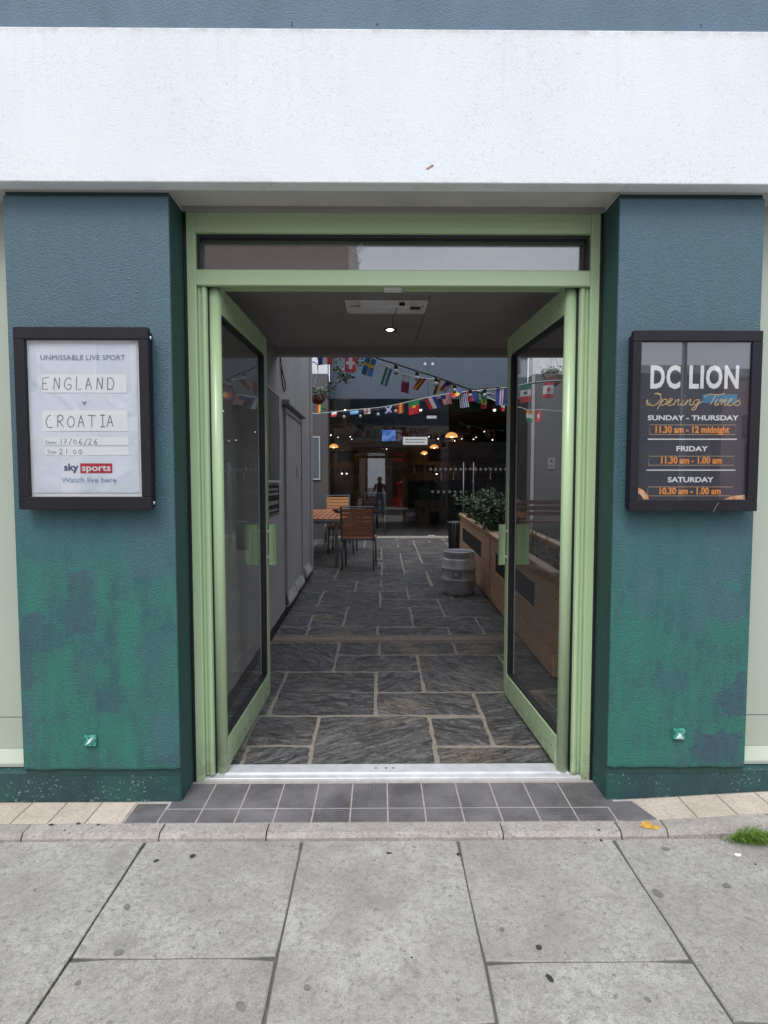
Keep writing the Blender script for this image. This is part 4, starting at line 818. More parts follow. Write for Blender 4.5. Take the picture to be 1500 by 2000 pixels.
# white notice with two lines of print too small to read
sg = empty('hanging_notice', (1, 11.15, 2.5), 'white rectangular notice with two grey lines fixed to the shop glass right of television', 'sign'); a_, b_ = P(787, 869, 11.19), P(835, 853.5, 11.19)
MB().box(a_.x, b_.x, 11.185, 11.197, a_.z, b_.z).build('notice_board', M['white_board_plain'], sg, bevel=.003)
mb = MB(); qx = random.Random(8)
for z in (.68, .34):
    x = a_.x + .04
    while x < b_.x - .06: w_ = qx.uniform(.015, .04); mb.box(x, x + w_, 11.1835, 11.1848, a_.z + (b_.z - a_.z) * z - .006, a_.z + (b_.z - a_.z) * z + .008); x += w_ + .009
mb.build('print_lines', M['black'], sg, kind='stuff')

# ------------------------------------------------------------------ lettering
_probe = None
def lettering(name, s, cx, z0, width, height, mat, parent, Y, bold=0.0, shear=0.0, extrude=.0003, align='C', spacing=1.0, mono=None):
    """flat letters in the plane of a poster: width x cap height in metres, z0 the baseline"""
    cu = bpy.data.curves.new('t', 'FONT'); cu.body = s; cu.size = 1; cu.offset = bold; cu.shear = shear; cu.space_character = spacing; cu.resolution_u = 3
    to = bpy.data.objects.new('t', cu); COL.objects.link(to); dg = bpy.context.evaluated_depsgraph_get(); dg.update()
    me = bpy.data.meshes.new_from_object(to.evaluated_get(dg)); bpy.data.objects.remove(to); bpy.data.curves.remove(cu)
    xs_ = [v.co.x for v in me.vertices]; x0_, x1_ = min(xs_), max(xs_); capz = .729
    sx = width / (x1_ - x0_); sz = height / capz
    mb = MB(); left = cx - width / 2 if align == 'C' else cx
    mb.add([(left + (v.co.x - x0_) * sx, Y, z0 + v.co.y * sz) for v in me.vertices], [tuple(p.vertices) for p in me.polygons])
    bpy.data.meshes.remove(me)
    return mb.build(name, mat, parent, fix=False)

# ------------------------------------------------------------------ POSTER CASES
def case(x0, x1, z0, z1, ix0, ix1, iz0, iz1, label, poster_mat):
    e = empty('poster_case', ((x0 + x1) / 2, 2.345, (z0 + z1) / 2), label, 'poster case')
    yb, yf = 2.345, 2.282
    C = M['casing']
    MB().box(x0 + .006, x1 - .006, yf + .028, yb - .0005, z0 + .010, z1 - .010).build('back_tray', C, e, bevel=.004)
    for a in ((x0, x1, iz1, z1), (x0, x1, z0, iz0), (x0, ix0, iz0, iz1), (ix1, x1, iz0, iz1)):
        MB().box(a[0] + (.0003 if a[2] == iz0 and a[3] == iz1 else 0), a[1], yf, yf + .027, a[2], a[3]).build('frame_bar', C, e, bevel=.0025)
    p = MB().box(ix0 - .003, ix1 + .003, yf + .020, yf + .024, iz0 - .003, iz1 + .003).build('backing_sheet', M['paper_box'], e)
    MB().box(ix0 - .002, ix1 + .002, yf + .009, yf + .012, iz0 - .002, iz1 + .002).build('cover_pane', M['glass_case'], e)
    return e, yf + .0195
a1, b1 = P(25, 996, 2.282), P(287, 638, 2.282)
e, YP = case(-1.512, -.957, 1.308, 2.062, -1.467, -.998, 1.362, 2.012, 'black poster case on left pillar with white live sport sheet', None)
def PX(px, py, Y): c = P(px, py, Y); return c.x, c.z
sh_x0, sh_x1, sh_z0, sh_z1 = -1.455, -1.012, 1.378, 1.998
V = []; F = []; nx, nz_ = 14, 18; qp = random.Random(3)
for j in range(nz_ + 1):
    for i in range(nx + 1):
        x = sh_x0 + (sh_x1 - sh_x0) * i / nx; z = sh_z0 + (sh_z1 - sh_z0) * j / nz_
        V.append((x + .006 * (z - 1.7) * 0, YP - .0022 - .0012 * mnoise.noise(Vector((x * 7, 0, z * 5))) , z))
for j in range(nz_):
    for i in range(nx): k = j * (nx + 1) + i; F.append((k, k + 1, k + nx + 2, k + nx + 1))
po = MB().add(V, F).build('poster', M['paper_pale'], e, smooth=True)
YT = YP - .0040; YBX = YP - .0036
def L1(s, px0, px1, pyb, pyt, mat, **k):
    (xa_, za_), (xb_, zb_) = PX(px0, pyb, YT), PX(px1, pyt, YT); return lettering('lettering', s, (xa_ + xb_) / 2, za_, xb_ - xa_, zb_ - za_, mat, po, YT, **k)
def L1r(px0, px1, pyb, pyt, mat):
    (xa_, za_), (xb_, zb_) = PX(px0, pyb, YBX), PX(px1, pyt, YBX); return MB().add([(xa_, YBX, za_), (xb_, YBX, za_), (xb_, YBX, zb_), (xa_, YBX, zb_)], [(0, 1, 2, 3)]).build('print_box', mat, po, fix=False)
L1('UNMISSABLE LIVE SPORT', 79, 244, 703, 693, M['ink_slate'], spacing=1.04)
L1r(81, 247, 767, 731, M['paper_box']); L1r(84, 249, 842, 802, M['paper_box']); L1r(85, 251, 869.5, 854, M['paper_box']); L1r(87, 252, 889, 873.5, M['paper_box'])
def HW(s, px0, px1, pyb, pyt, w, pitch=.85, kern=None):
    (xa_, za_), (xb_, zb_) = PX(px0, pyb, YT), PX(px1, pyt, YT); n = sum(pitch if c not in '1I:/' else pitch * .72 for c in s)
    return handwrite(s, xa_, za_, (xb_ - xa_) / n, zb_ - za_, w, YT, pitch).build('handwriting', M['ink_grey'], po, fix=False)
HW('ENGLAND', 82, 228, 761, 738, .0038, .92); HW('CROATIA', 89, 228, 834, 811, .0038, .92)
HW('17/06/26', 116, 194, 868, 857, .0027, .95); HW('21:00', 116, 164, 887, 877, .0027, .95)
L1('v', 160, 169, 791, 779.5, M['ink_slate'], bold=.012)
L1('Date:', 89, 110, 867, 860, M['ink_slate']); L1('Time:', 92, 110, 886, 879, M['ink_slate'])
L1('sky', 125, 153, 919, 905, M['ink_navy'], bold=.03); L1r(157, 219, 924, 905, M['ink_red']); o = L1('sports', 160, 216, 919.5, 906.5, M['ink_white'], bold=.022)
for v in o.data.vertices: v.co.y -= .0006
L1('Watch live here', 120, 227, 942, 932, M['ink_blue'], bold=.004)
M['lockm'] = M['chrome']
for pz in (2.025, 1.335):
    MB().lathe([(.001, 0), (.009, .001), (.010, .004), (.007, .008), (.001, .009)], (0, 0, 0), 14)
    mb = MB(); mb.lathe([(.0005, .009), (.006, .008), (.009, .004), (.0095, 0)], (0, 0, 0), 14)
    mb.v = [(-.9572 + v[2] - .004, 2.312 + v[0], pz + v[1]) for v in mb.v]; mb.build('lock_screw', M['chrome'], e, smooth=True)

e, YP = case(1.056, 1.598, 1.300, 2.053, 1.091, 1.556, 1.349, 2.008, 'black poster case on right pillar with dark opening times poster', None)
po = MB().box(1.0905, 1.5565, YP - .003, YP - .001, 1.3485, 2.0085).build('poster', M['paper_dark'], e)
YT = YP - .0042; YBX = YP - .0036
L1r(1372, 1440, 787, 770, M['ink_sky'])
L1('DC LION', 1270, 1444, 757, 713, M['ink_white'], bold=.034, spacing=1.10)
L1('SUNDAY - THURSDAY', 1265, 1443, 820.5, 811, M['ink_white'], bold=.028); L1('FRIDAY', 1321, 1383, 881, 871, M['ink_white'], bold=.028); L1('SATURDAY', 1304, 1394, 941.5, 931.5, M['ink_white'], bold=.028)
L1('11.30 am - 12 midnight', 1280, 1425, 845, 832, M['ink_orange'], bold=.035); L1('11.30 am - 1.00 am', 1291, 1410, 905, 892, M['ink_orange'], bold=.035); L1('10.30 am - 1.00 am', 1288, 1408, 965, 952, M['ink_orange'], bold=.035)
def outline(px0, px1, py0, py1, mat, w=.0016):
    (xa_, za_), (xb_, zb_) = PX(px0, py1, YBX), PX(px1, py0, YBX); V, F = ribbon([(xa_, za_), (xb_, za_), (xb_, zb_), (xa_, zb_), (xa_, za_ - w / 2)], w, YBX); MB().add(V, F).build('print_outline', mat, po, fix=False)
outline(1269, 1437, 830, 848.5, M['ink_gold']); outline(1267, 1434, 891, 908.5, M['ink_gold']); outline(1265, 1431, 951, 968.5, M['ink_gold'])
L1r(1265, 1439, 858.8, 856.8, M['ink_white']); L1r(1263, 1436, 919.2, 917.2, M['ink_white'])
# script lettering drawn stroke by stroke
CUR = [  # (pixel polylines on the poster)
 [(1272, 786), (1264, 789), (1264, 780), (1275, 770), (1287, 769), (1291, 777), (1283, 787), (1272, 790), (1265, 784), (1268, 775), (1282, 767), (1292, 770)],
 [(1294, 778), (1284, 797)], [(1290, 787), (1298, 778), (1303, 781), (1297, 789), (1290, 789), (1300, 788), (1311, 783)],
 [(1305, 784), (1313, 779), (1309, 777), (1304, 787), (1309, 790), (1320, 784)], [(1320, 779), (1316, 790)], [(1317, 786), (1326, 778), (1324, 788), (1328, 789), (1335, 781)],
 [(1335, 779), (1331, 788), (1335, 789), (1342, 781)], [(1343, 779), (1339, 790)], [(1340, 786), (1349, 778), (1347, 788), (1351, 789), (1356, 784)],
 [(1366, 779), (1358, 780), (1354, 787), (1360, 788), (1367, 779), (1358, 797), (1351, 797), (1360, 790), (1372, 782)],
 [(1376, 774), (1386, 769), (1404, 770), (1416, 767)], [(1399, 769), (1387, 789)],
 [(1401, 778), (1396, 788), (1400, 789), (1405, 783)], [(1407, 778), (1402, 790)], [(1403, 786), (1411, 778), (1408, 789)], [(1410, 785), (1418, 778), (1415, 788), (1419, 789), (1424, 784)],
 [(1422, 784), (1430, 779), (1427, 777), (1421, 787), (1426, 790), (1436, 784)], [(1434, 786), (1447, 777), (1443, 781), (1446, 787), (1438, 790), (1434, 788)]]
mb = MB()
for st in CUR:
    pts = smooth_path([PX(a_ * 1.0, (b_ - 780) * 1.05 + 781.5, YT) for a_, b_ in st], 4)
    for k, w_ in ((0, .0034),): V, F = ribbon(pts, w_, YT); mb.add(V, F)
for a_, b_ in ((1337.5, 773.5), (1403.5, 773.5)): x, z = PX(a_, b_, YT); mb.add([(x - .002, YT, z - .002), (x + .002, YT, z - .002), (x + .002, YT, z + .002), (x - .002, YT, z + .002)], [(0, 1, 2, 3)])
mb.build('script_lettering', M['ink_gold'], po, fix=False)
t = NT('flame_print'); n_ = t.noise(t.coord('World'), 40, 3); t.out(t.ramp(n_, [(.35, (.75, .22, .03)), (.6, (.85, .55, .35))]), .5)
for pts, w_ in (([(1244, 957), (1254, 962), (1261, 972), (1263, 980)], .022), ([(1414, 980), (1430, 974), (1444, 972), (1455, 971)], .020)):
    pp = smooth_path([PX(*p, YBX) for p in pts], 5); V, F = ribbon(pp, w_, YBX - .0002)
    V = [(min(max(v[0], 1.0915), 1.5555), v[1], max(v[2], 1.3495)) for v in V]; MB().add(V, F).build('print_flame', t.m, po, fix=False)
V, F = ribbon([PX(1393, 1000, 2.2815), PX(1398, 990, 2.2815), PX(1404, 981, 2.2815)], .004, 2.2813); MB().add(V, F).build('scratch_mark', plain('pale_scratch', (.12, .12, .13), .6), e, fix=False)

# ------------------------------------------------------------------ BUNTING
FC = {}
def fcol(n):
    if n not in FC:
        c = {'r': (.50, .025, .035), 'w': (.62, .62, .62), 'b': (.02, .045, .26), 'lb': (.04, .22, .48), 'y': (.70, .48, .03), 'g': (.02, .20, .09), 'k': (.015, .015, .015), 'm': (.24, .015, .06), 'sb': (.03, .17, .42), 'dg': (.01, .13, .06), 'o': (.62, .20, .03)}[n]
        t = NT('flag_' + {'r': 'red', 'w': 'white', 'b': 'blue', 'lb': 'light_blue', 'y': 'yellow', 'g': 'green', 'k': 'black', 'm': 'maroon', 'sb': 'sky_blue', 'dg': 'dark_green', 'o': 'orange'}[n])
        t.out(c, .65); FC[n] = t.m
    return FC[n]
def D(kind):        # u along the string, v downwards, both 0..1
    h3 = lambda a, b, c: (lambda u, v: a if u < .333 else b if u < .667 else c)
    v3 = lambda a, b, c: (lambda u, v: a if v < .333 else b if v < .667 else c)
    return {'france': h3('b', 'w', 'r'), 'swiss': lambda u, v: 'w' if (abs(u - .5) < .16 and abs(v - .5) < .30) or (abs(v - .5) < .11 and abs(u - .5) < .36) else 'r',
     'sweden': lambda u, v: 'y' if abs(u - .5) < .1 or abs(v - .38) < .08 else 'sb', 'uzbek': h3('g', 'w', 'lb'), 'qatar': lambda u, v: 'w' if v < .34 + .04 * (int(u * 10) % 2) else 'm',
     'spain': h3('r', 'y', 'r'), 'belgium': h3('k', 'y', 'r'), 'czech': lambda u, v: 'b' if (v < .45 and abs(u - .5) < .5 - v) else ('r' if u < .5 else 'w'), 'ghana': h3('r', 'y', 'g'),
     'poland': lambda u, v: 'w' if v < .5 else 'r', 'blue': lambda u, v: 'lb' if abs(v - .5) > .12 else 'w', 'england': lambda u, v: 'r' if abs(u - .5) < .1 or abs(v - .5) < .1 else 'w',
     'scotland': lambda u, v: 'w' if abs(u - v) < .12 or abs(1 - u - v) < .12 else 'b', 'moldova': h3('r', 'y', 'r'), 'portugal': lambda u, v: 'g' if v < .34 else ('y' if abs(u - .5) < .16 and abs(v - .40) < .08 else 'r'),
     'dutch': h3('r', 'w', 'b'), 'usa': lambda u, v: 'b' if (u < .5 and v < .4) else ('r' if int(u * 9) % 2 == 0 else 'w'), 'romania': v3('b', 'y', 'r'), 'stripes': lambda u, v: 'b' if (int(u * 9) % 2 == 1) else 'w',
     'blue_red': lambda u, v: 'b' if u > .6 else ('w' if abs(v - .5) < .1 and abs(u - .3) < .15 else 'r'), 'saudi': lambda u, v: 'w' if (abs(u - .45) < .08 and .2 < v < .75 and int(v * 12) % 2) else 'dg',
     'senegal': v3('g', 'y', 'r'), 'iceland': lambda u, v: 'r' if abs(u - .5) < .07 else ('w' if abs(u - .5) < .16 else 'b'), 'mexico': lambda u, v: 'g' if v < .333 else ('r' if v > .667 else ('dg' if abs(u - .5) < .2 and abs(v - .5) < .1 else 'w')),
     'canada': lambda u, v: 'r' if v < .25 or v > .75 or (abs(u - .5) + abs(v - .5) * 1.1 < .19) else 'w', 'ireland': v3('o', 'w', 'g'), 'tunisia': lambda u, v: 'w' if (u - .5) ** 2 + (v - .5) ** 2 * 2 < .05 else 'r', 'germany': h3('k', 'r', 'y')}[kind]
def catmull3(pts, k=6):
    out = []
    for i in range(len(pts) - 1):
        p0, p1, p2, p3 = pts[max(0, i - 1)], pts[i], pts[i + 1], pts[min(len(pts) - 1, i + 2)]
        for j in range(k):
            t = j / k; out.append(.5 * ((2 * p1) + (p2 - p0) * t + (2 * p0 - 5 * p1 + 4 * p2 - p3) * t * t + (3 * p1 - p0 - 3 * p2 + p3) * t ** 3))
    out.append(pts[-1]); return out
def Z6(x, y): return (600 + x / 3.75, 680 + y / 3.75)
def bunting(label, cord, flags, group='flag buntings across the courtyard'):
    pts = [P(*p[:2], p[2]) for p in cord]
    e = empty('bunting', tuple(pts[0]), label, 'bunting', group)
    MB().tube(catmull3(pts), .006, 6).build('cord', plain('white_tape', (.6, .6, .6), .7), e)
    for (a, b, d, kind) in flags:
        def yat(px):
            for c0, c1 in zip(cord[:-1], cord[1:]):
                if c0[0] <= px <= c1[0]: return c0[2] + (c1[2] - c0[2]) * (px - c0[0]) / (c1[0] - c0[0])
            return cord[0][2] if px < cord[0][0] else cord[-1][2]
        A = P(a[0], a[1], yat(a[0])); B = P(b[0], b[1], yat(b[0])); C = P(a[0] + d[0], a[1] + d[1], A.y + rnd.uniform(-.04, .04)); dv = C - A
        nu, nv = 9, 12; V = []; F = []; cols_ = []; mi = []; fn = D(kind); ph = rnd.uniform(0, 6); amp = .012 * rnd.uniform(.5, 1.3)
        for j in range(nv + 1):
            for i in range(nu + 1):
                u, v = i / nu, j / nv; p = A + (B - A) * u + dv * v; p.y += amp * math.sin(u * 5 + v * 2.3 + ph) * (.3 + v); V.append(p)
        mb = MB()
        for j in range(nv):
            for i in range(nu):
                c = fn((i + .5) / nu, (j + .5) / nv)
                if c not in cols_: cols_.append(c)
                k = j * (nu + 1) + i; F.append((k, k + 1, k + nu + 2, k + nu + 1)); mi.append(cols_.index(c))
        mb.v = V; mb.f = F; mb.m = mi
        o = mb.build('flag', [fcol(c) for c in cols_], e, smooth=True, fix=False); o['label'] = kind_lbl.get(kind, kind)
kind_lbl = {'france': 'blue white and red striped flag', 'swiss': 'red flag with white cross', 'sweden': 'blue flag with yellow cross', 'uzbek': 'green white and light blue striped flag', 'qatar': 'white and maroon flag', 'spain': 'red and yellow folded flag',
 'belgium': 'black yellow and red flag', 'czech': 'blue red and white flag', 'ghana': 'red yellow and green flag', 'poland': 'white and red flag', 'blue': 'light blue and white flag', 'england': 'white flag with red cross', 'scotland': 'blue flag with white diagonal cross',
 'moldova': 'red and yellow flag', 'portugal': 'green and red flag', 'dutch': 'red white and blue striped flag', 'usa': 'red and white striped flag with blue corner', 'romania': 'blue yellow and red flag', 'stripes': 'blue and white striped flag', 'blue_red': 'red and blue flag',
 'saudi': 'green flag', 'senegal': 'green yellow and red flag', 'iceland': 'blue flag with red and white stripe', 'mexico': 'green white and red flag', 'canada': 'red and white flag with red emblem', 'ireland': 'orange white and green flag', 'tunisia': 'red flag with white disc', 'germany': 'black red and yellow flag'}
def zf(a, b, d, k): return (Z6(*a), Z6(*b), (d[0] / 3.75, d[1] / 3.75), k)
bunting('upper string of nation flags dipping from the top left of the courtyard to the middle', [(*Z6(-60, 40), 6.4), (*Z6(75, 44), 6.4), (*Z6(180, 30), 6.4), (*Z6(275, 40), 6.5), (*Z6(400, 40), 6.6), (*Z6(480, 66), 6.6), (*Z6(560, 125), 6.7), (*Z6(690, 185), 6.9), (*Z6(760, 205), 7.0), (*Z6(880, 223), 7.2), (*Z6(980, 228), 7.4), (*Z6(1080, 265), 7.6), (*Z6(1180, 300), 7.8), (*Z6(1260, 315), 7.9), (*Z6(1370, 338), 8.0)],
 [zf((78, 40), (182, 34), (0, 85), 'france'), zf((278, 45), (358, 45), (-2, 128), 'swiss'), zf((430, 58), (508, 86), (-34, 128), 'sweden'), zf((577, 133), (624, 152), (-42, 132), 'uzbek'), zf((697, 190), (754, 203), (-12, 132), 'qatar'),
  zf((830, 215), (876, 222), (-66, 86), 'spain'), zf((955, 225), (984, 229), (-34, 112), 'germany'), zf((1018, 242), (1068, 262), (-56, 66), 'czech'), zf((1168, 312), (1240, 318), (8, 75), 'blue_red'), zf((1275, 345), (1315, 350), (-4, 95), 'senegal')])
bunting('lower string of nation flags rising from the hanging basket to the right', [(*Z6(-40, 455), 10.2), (*Z6(60, 480), 10.2), (*Z6(150, 472), 10.2), (*Z6(300, 455), 10.0), (*Z6(560, 430), 9.6), (*Z6(850, 368), 8.9), (*Z6(1050, 332), 8.4), (*Z6(1180, 317), 8.1), (*Z6(1490, 285), 7.5), (*Z6(1600, 262), 7.4), (1058, 745, 7.3), (1110, 742, 7.3)],
 [zf((68, 470), (108, 478), (4, -62), 'ghana'), zf((180, 470), (218, 466), (-6, 32), 'poland'), zf((312, 454), (374, 447), (2, 34), 'blue'), zf((414, 444), (462, 440), (2, 40), 'england'), zf((570, 430), (620, 422), (2, 50), 'scotland'), zf((662, 412), (708, 402), (-3, 70), 'moldova'),
  zf((740, 396), (820, 378), (6, 96), 'portugal'), zf((856, 370), (940, 352), (40, 80), 'dutch'), zf((978, 348), (1046, 335), (20, 68), 'usa'), zf((1112, 290), (1146, 322), (-72, 44), 'romania'), zf((1108, 328), (1170, 320), (14, 110), 'stripes'), zf((1230, 314), (1296, 308), (14, 92), 'saudi'), zf((1386, 300), (1466, 288), (-6, 122), 'iceland'),
  ((1017, 751), (1038, 748), (-2, 36), 'mexico'), ((1062, 745), (1083, 743), (-3, 34), 'canada')])
bunting('short far string of nation flags seen low through the right door glass', [(*Z6(1300, 350), 9.4), (*Z6(1420, 405), 9.4), (*Z6(1500, 425), 9.4), (1017, 796, 9.4), (1035, 801, 9.4), (1060, 800, 9.4), (1098, 803, 9.4), (1130, 798, 9.4)],
 [zf((1420, 403), (1448, 408), (-4, 55), 'poland'), ((1028, 800), (1040, 801), (0, 24), 'ireland'), ((1047, 801), (1056, 801), (0, 23), 'tunisia')])
def festoon(label, cord, socks, bulbm, lit=False):
    pts = [P(*p) for p in cord]; e = empty('festoon_lights', tuple(pts[0]), label, 'festoon lights', 'festoon light cables in the courtyard')
    MB().tube(catmull3(pts), .011, 6).build('cable', M['gasket'], e)
    for (px, py, Y) in socks:
        c = P(px, py, Y); MB().lathe([(.001, .02), (.022, .015), (.024, -.05), (.018, -.055), (.001, -.055)], tuple(c), 10).build('lamp_socket', M['gasket'], e, smooth=True)
        MB().lathe([(.012, -.056), (.020, -.068), (.030, -.088), (.028, -.112), (.014, -.126), (.001, -.13)], tuple(c), 12).build('bulb', bulbm, e, smooth=True)
bulb = plain('clear_bulb', (.35, .34, .33), .15, .2, var=.1, bump=0)
festoon('black festoon cable with round bulbs running above the upper flags', [(*Z6(430, 40), 6.6), (*Z6(520, 75), 6.65), (*Z6(650, 115), 6.8), (*Z6(800, 165), 7.0), (*Z6(945, 210), 7.2), (*Z6(1080, 258), 7.5), (*Z6(1195, 298), 7.7), (*Z6(1300, 294), 7.7), (*Z6(1500, 278), 7.6), (1090, 741, 7.5)],
  [(*Z6(650, 118), 6.8), (*Z6(805, 168), 7.0), (*Z6(945, 212), 7.2), (*Z6(1080, 262), 7.5), (*Z6(1195, 300), 7.7), (*Z6(1302, 298), 7.7)], bulb)
festoon('thin far festoon cable with small globe bulbs hanging low at the left', [(*Z6(100, 440), 10.5), (*Z6(270, 470), 10.5), (*Z6(520, 450), 10.4), (*Z6(800, 392), 10.2), (*Z6(1100, 360), 10), (*Z6(1370, 335), 9.8)],
  [(*Z6(270, 468), 10.5), (*Z6(390, 464), 10.45), (*Z6(520, 450), 10.4), (*Z6(648, 425), 10.3), (*Z6(797, 395), 10.2), (*Z6(950, 372), 10.1)], bulb)

# ------------------------------------------------------------------ HANGING BASKETS
def leafmat(name, a, b):
    t = NT(name); oi = t.noise(t.coord('World'), 14, 3); t.out(t.mix(t.ramp(oi, [(.35, 0.), (.65, 1.)]), a, b), .42)
    return t.m
M['leaf'] = leafmat('shrub_leaf', (.028, .055, .022), (.085, .14, .045)); M['ivy'] = leafmat('ivy_leaf', (.04, .075, .045), (.13, .19, .11)); M['petal'] = plain('pale_petal', (.55, .58, .5), .5)
M['bark'] = plain('bark', (.06, .04, .028), .8); M['dry'] = plain('dry_stems', (.24, .17, .11), .8, var=.3)
def leaves(mb, centers, size, n, q, spread, m=0, flat=.4):
    for _ in range(n):
        c = q.choice(centers); p = Vector((c[0] + q.gauss(0, spread[0]), c[1] + q.gauss(0, spread[1]), c[2] + q.gauss(0, spread[2])))
        nrm = Vector((q.gauss(0, 1), q.gauss(0, 1), q.gauss(0, 1) * .6 + .7)).normalized(); a = nrm.orthogonal().normalized(); a.rotate(Matrix.Rotation(q.uniform(0, 6.28), 3, nrm)); b = nrm.cross(a); s_ = size * q.uniform(.6, 1.35)
        mb.add([p - a * s_, p - a * s_ * .2 - b * s_ * .5 - nrm * s_ * .1, p + a * s_, p - a * s_ * .2 + b * s_ * .5 - nrm * s_ * .1, p + nrm * s_ * .08], [(0, 1, 4), (1, 2, 4), (2, 3, 4), (3, 0, 4)], m)
def basket(px, py, Y, r, label, side):
    c = P(px, py, Y); q = random.Random(int(px)); e = empty('hanging_basket', tuple(c), label, 'hanging basket', 'hanging flower baskets in the courtyard')
    MB().lathe([(r * math.sin(a * math.pi / 16), -r * 1.15 * math.cos(a * math.pi / 16)) for a in range(0, 9)] + [(r * .9, .0), (r * .8, -.02), (.001, -.02)], tuple(c), 20).build('bowl', plain('coir_bowl', (.16, .07, .04), .8, var=.35, scale=20, bump=.004), e, smooth=True)
    mb = MB(); mb.tube([(c.x + r * math.cos(t), c.y + r * math.sin(t), c.z) for t in [k * math.pi / 8 for k in range(17)]], .006, 5)
    for k in range(3): t = k * 2.1; mb.tube([(c.x + r * math.cos(t), c.y + r * math.sin(t), c.z), (c.x, c.y, c.z + .42)], .003, 4)
    mb.build('chains', M['frame_grey'], e)
    MB().tube([(c.x, c.y, c.z + .42), (c.x, c.y, c.z + .50), (c.x + side * .06, c.y, c.z + .55), (c.x + side * .30, c.y, c.z + .55)], .009, 6).build('bracket', M['black'], e)
    mb = MB(); leaves(mb, [(c.x + r * .6 * math.cos(k), c.y + r * .6 * math.sin(k), c.z + .05) for k in range(6)], .03, 240, q, (.06, .06, .04)); mb.build('foliage', M['ivy'], e, kind='stuff')
    mb = MB(); leaves(mb, [(c.x + r * .7 * math.cos(k), c.y - .05 + r * .6 * math.sin(k), c.z + .08) for k in range(6)], .016, 40, q, (.06, .06, .04)); mb.build('pale_flowers', M['petal'], e, kind='stuff')
    return c
c = basket(621, 772, 9.2, .135, 'brown hanging basket with trailing ivy at the left end of the flags', -1)
basket(1079, 735, 9.2, .16, 'bushy hanging basket above the red and white flag behind right door glass', 1)
# trailing ivy along the wires at the top left
q = random.Random(21); iv = empty('trailing_ivy', tuple(P(660, 710, 7.5)), 'dark ivy trails hanging between the first flags at the top left', 'ivy')
mb = MB(); st = MB()
for path in ([(612, 690), (640, 700), (662, 697), (690, 702), (702, 708)], [(700, 700), (690, 720), (672, 738), (655, 752), (640, 765), (626, 770)], [(655, 720), (668, 728), (676, 740)]):
    pts = [P(x, y, 7.6) for x, y in path]; st.tube(catmull3(pts, 4), .005, 5); leaves(mb, [tuple(p) for p in catmull3(pts, 5)], .028, 110, q, (.035, .05, .035))
st.build('stems', M['bark'], iv, kind='stuff'); mb.build('foliage', M['ivy'], iv, kind='stuff')

# ------------------------------------------------------------------ TABLE AND CHAIRS
def chair(loc, rot, label, wood_m='teak', group='slatted wooden chairs round the courtyard table'):
    e = empty('slatted_chair', (0, 0, 0), label, 'chair', group, world_origin=False); w = .225; Gm = M['frame_grey']; Wd = M[wood_m]
    # sitter faces +Y; the back is on the -Y side
    for s in (-1, 1):
        MB().tube([(s * w, -.21, 0), (s * (w - .005), -.19, .43)], .013, 8).build('leg', Gm, e, smooth=True)
        MB().tube([(s * w, .22, 0), (s * (w - .005), .20, .43)], .013, 8).build('leg', Gm, e, smooth=True)
        MB().hexa([(s * w - .014, -.215, .42), (s * w + .014, -.215, .42), (s * w + .014, -.185, .42), (s * w - .014, -.185, .42)], [(s * w - .014, -.305, .89), (s * w + .014, -.305, .89), (s * w + .014, -.280, .89), (s * w - .014, -.280, .89)]).build('back_post', Gm, e, bevel=.003)
        MB().box(s * w - .012, s * w + .012, -.20, .22, .425, .448).build('seat_rail', Gm, e, bevel=.003)
    MB().box(-w - .013, w + .013, -.31, -.279, .8905, .908).build('top_rail', Gm, e, bevel=.004)
    MB().box(-w + .012, w - .012, .20, .222, .425, .445).build('front_rail', Gm, e); MB().box(-w + .012, w - .012, -.20, -.18, .425, .445).build('rear_rail', Gm, e)
    for k in range(7):
        z0 = .475 + k * .0575; y = -.203 - (z0 - .42) * .19; MB().hexa([(-w + .0145, y - .009, z0), (w - .0145, y - .009, z0), (w - .0145, y + .009, z0), (-w + .0145, y + .009, z0)], [(-w + .0145, y - .019, z0 + .048), (w - .0145, y - .019, z0 + .048), (w - .0145, y - .001, z0 + .048), (-w + .0145, y - .001, z0 + .048)]).build('back_slat', Wd, e, bevel=.002)
    for k in range(7): y = -.17 + k * .056; MB().box(-w - .01, w + .01, y, y + .047, .4485, .466).build('seat_slat', Wd, e, bevel=.002)
    e.location = loc; e.rotation_euler = (0, 0, rot); return e
def ch_copy(o, loc, rot, label):
    c = copy_tree(o); c.location = loc; c.rotation_euler = (0, 0, rot); c['label'] = label; return c
def at(px, py, dy=0): r = ray(px, py); t = (-SL * Y0 - CAM_H) / (r[2] - SL * r[1]); x, y = r[0] * t, r[1] * t + dy; return (x, y, fz(y))
cA = chair((-.295, 7.79, fz(7.79)), R(-4), 'front slatted wooden chair with its back to the doorway, right of the table')
cB = chair((-.80, 10.25, fz(10.25)), R(183), 'pale slatted wooden chair at the far end of the table facing the doorway', 'teak_light')
ch_copy(cA, (-1.75, 9.35, fz(9.35)), R(-95), 'slatted wooden chair at the far left table side, mostly hidden by the wall')
ch_copy(cA, (-1.55, 8.55, fz(8.55)), R(-85), 'slatted wooden chair tucked in left of the table behind the passage wall')
ch_copy(cA, (-.62, 9.15, fz(9.15)), R(85), 'slatted wooden chair pushed under the right side of the table')
cD = chair((-.13, 12.1, ZB + .002), R(8), 'black slatted chair just inside the shop glass, behind the front wooden chair', 'black', 'black chairs inside the bar')
tx0, tx1, ty0, ty1 = -1.42, -.50, 7.86, 9.75; fzt = fz(8.7); zt = .90
tb = empty('wooden_table', ((tx0 + tx1) / 2, 8.8, fzt), 'rectangular table with reddish wooden slats and grey metal legs', 'table')
nS = 11; dx_ = (tx1 - tx0) / nS; tz = lambda y: zt + (y - 7.86) * .022
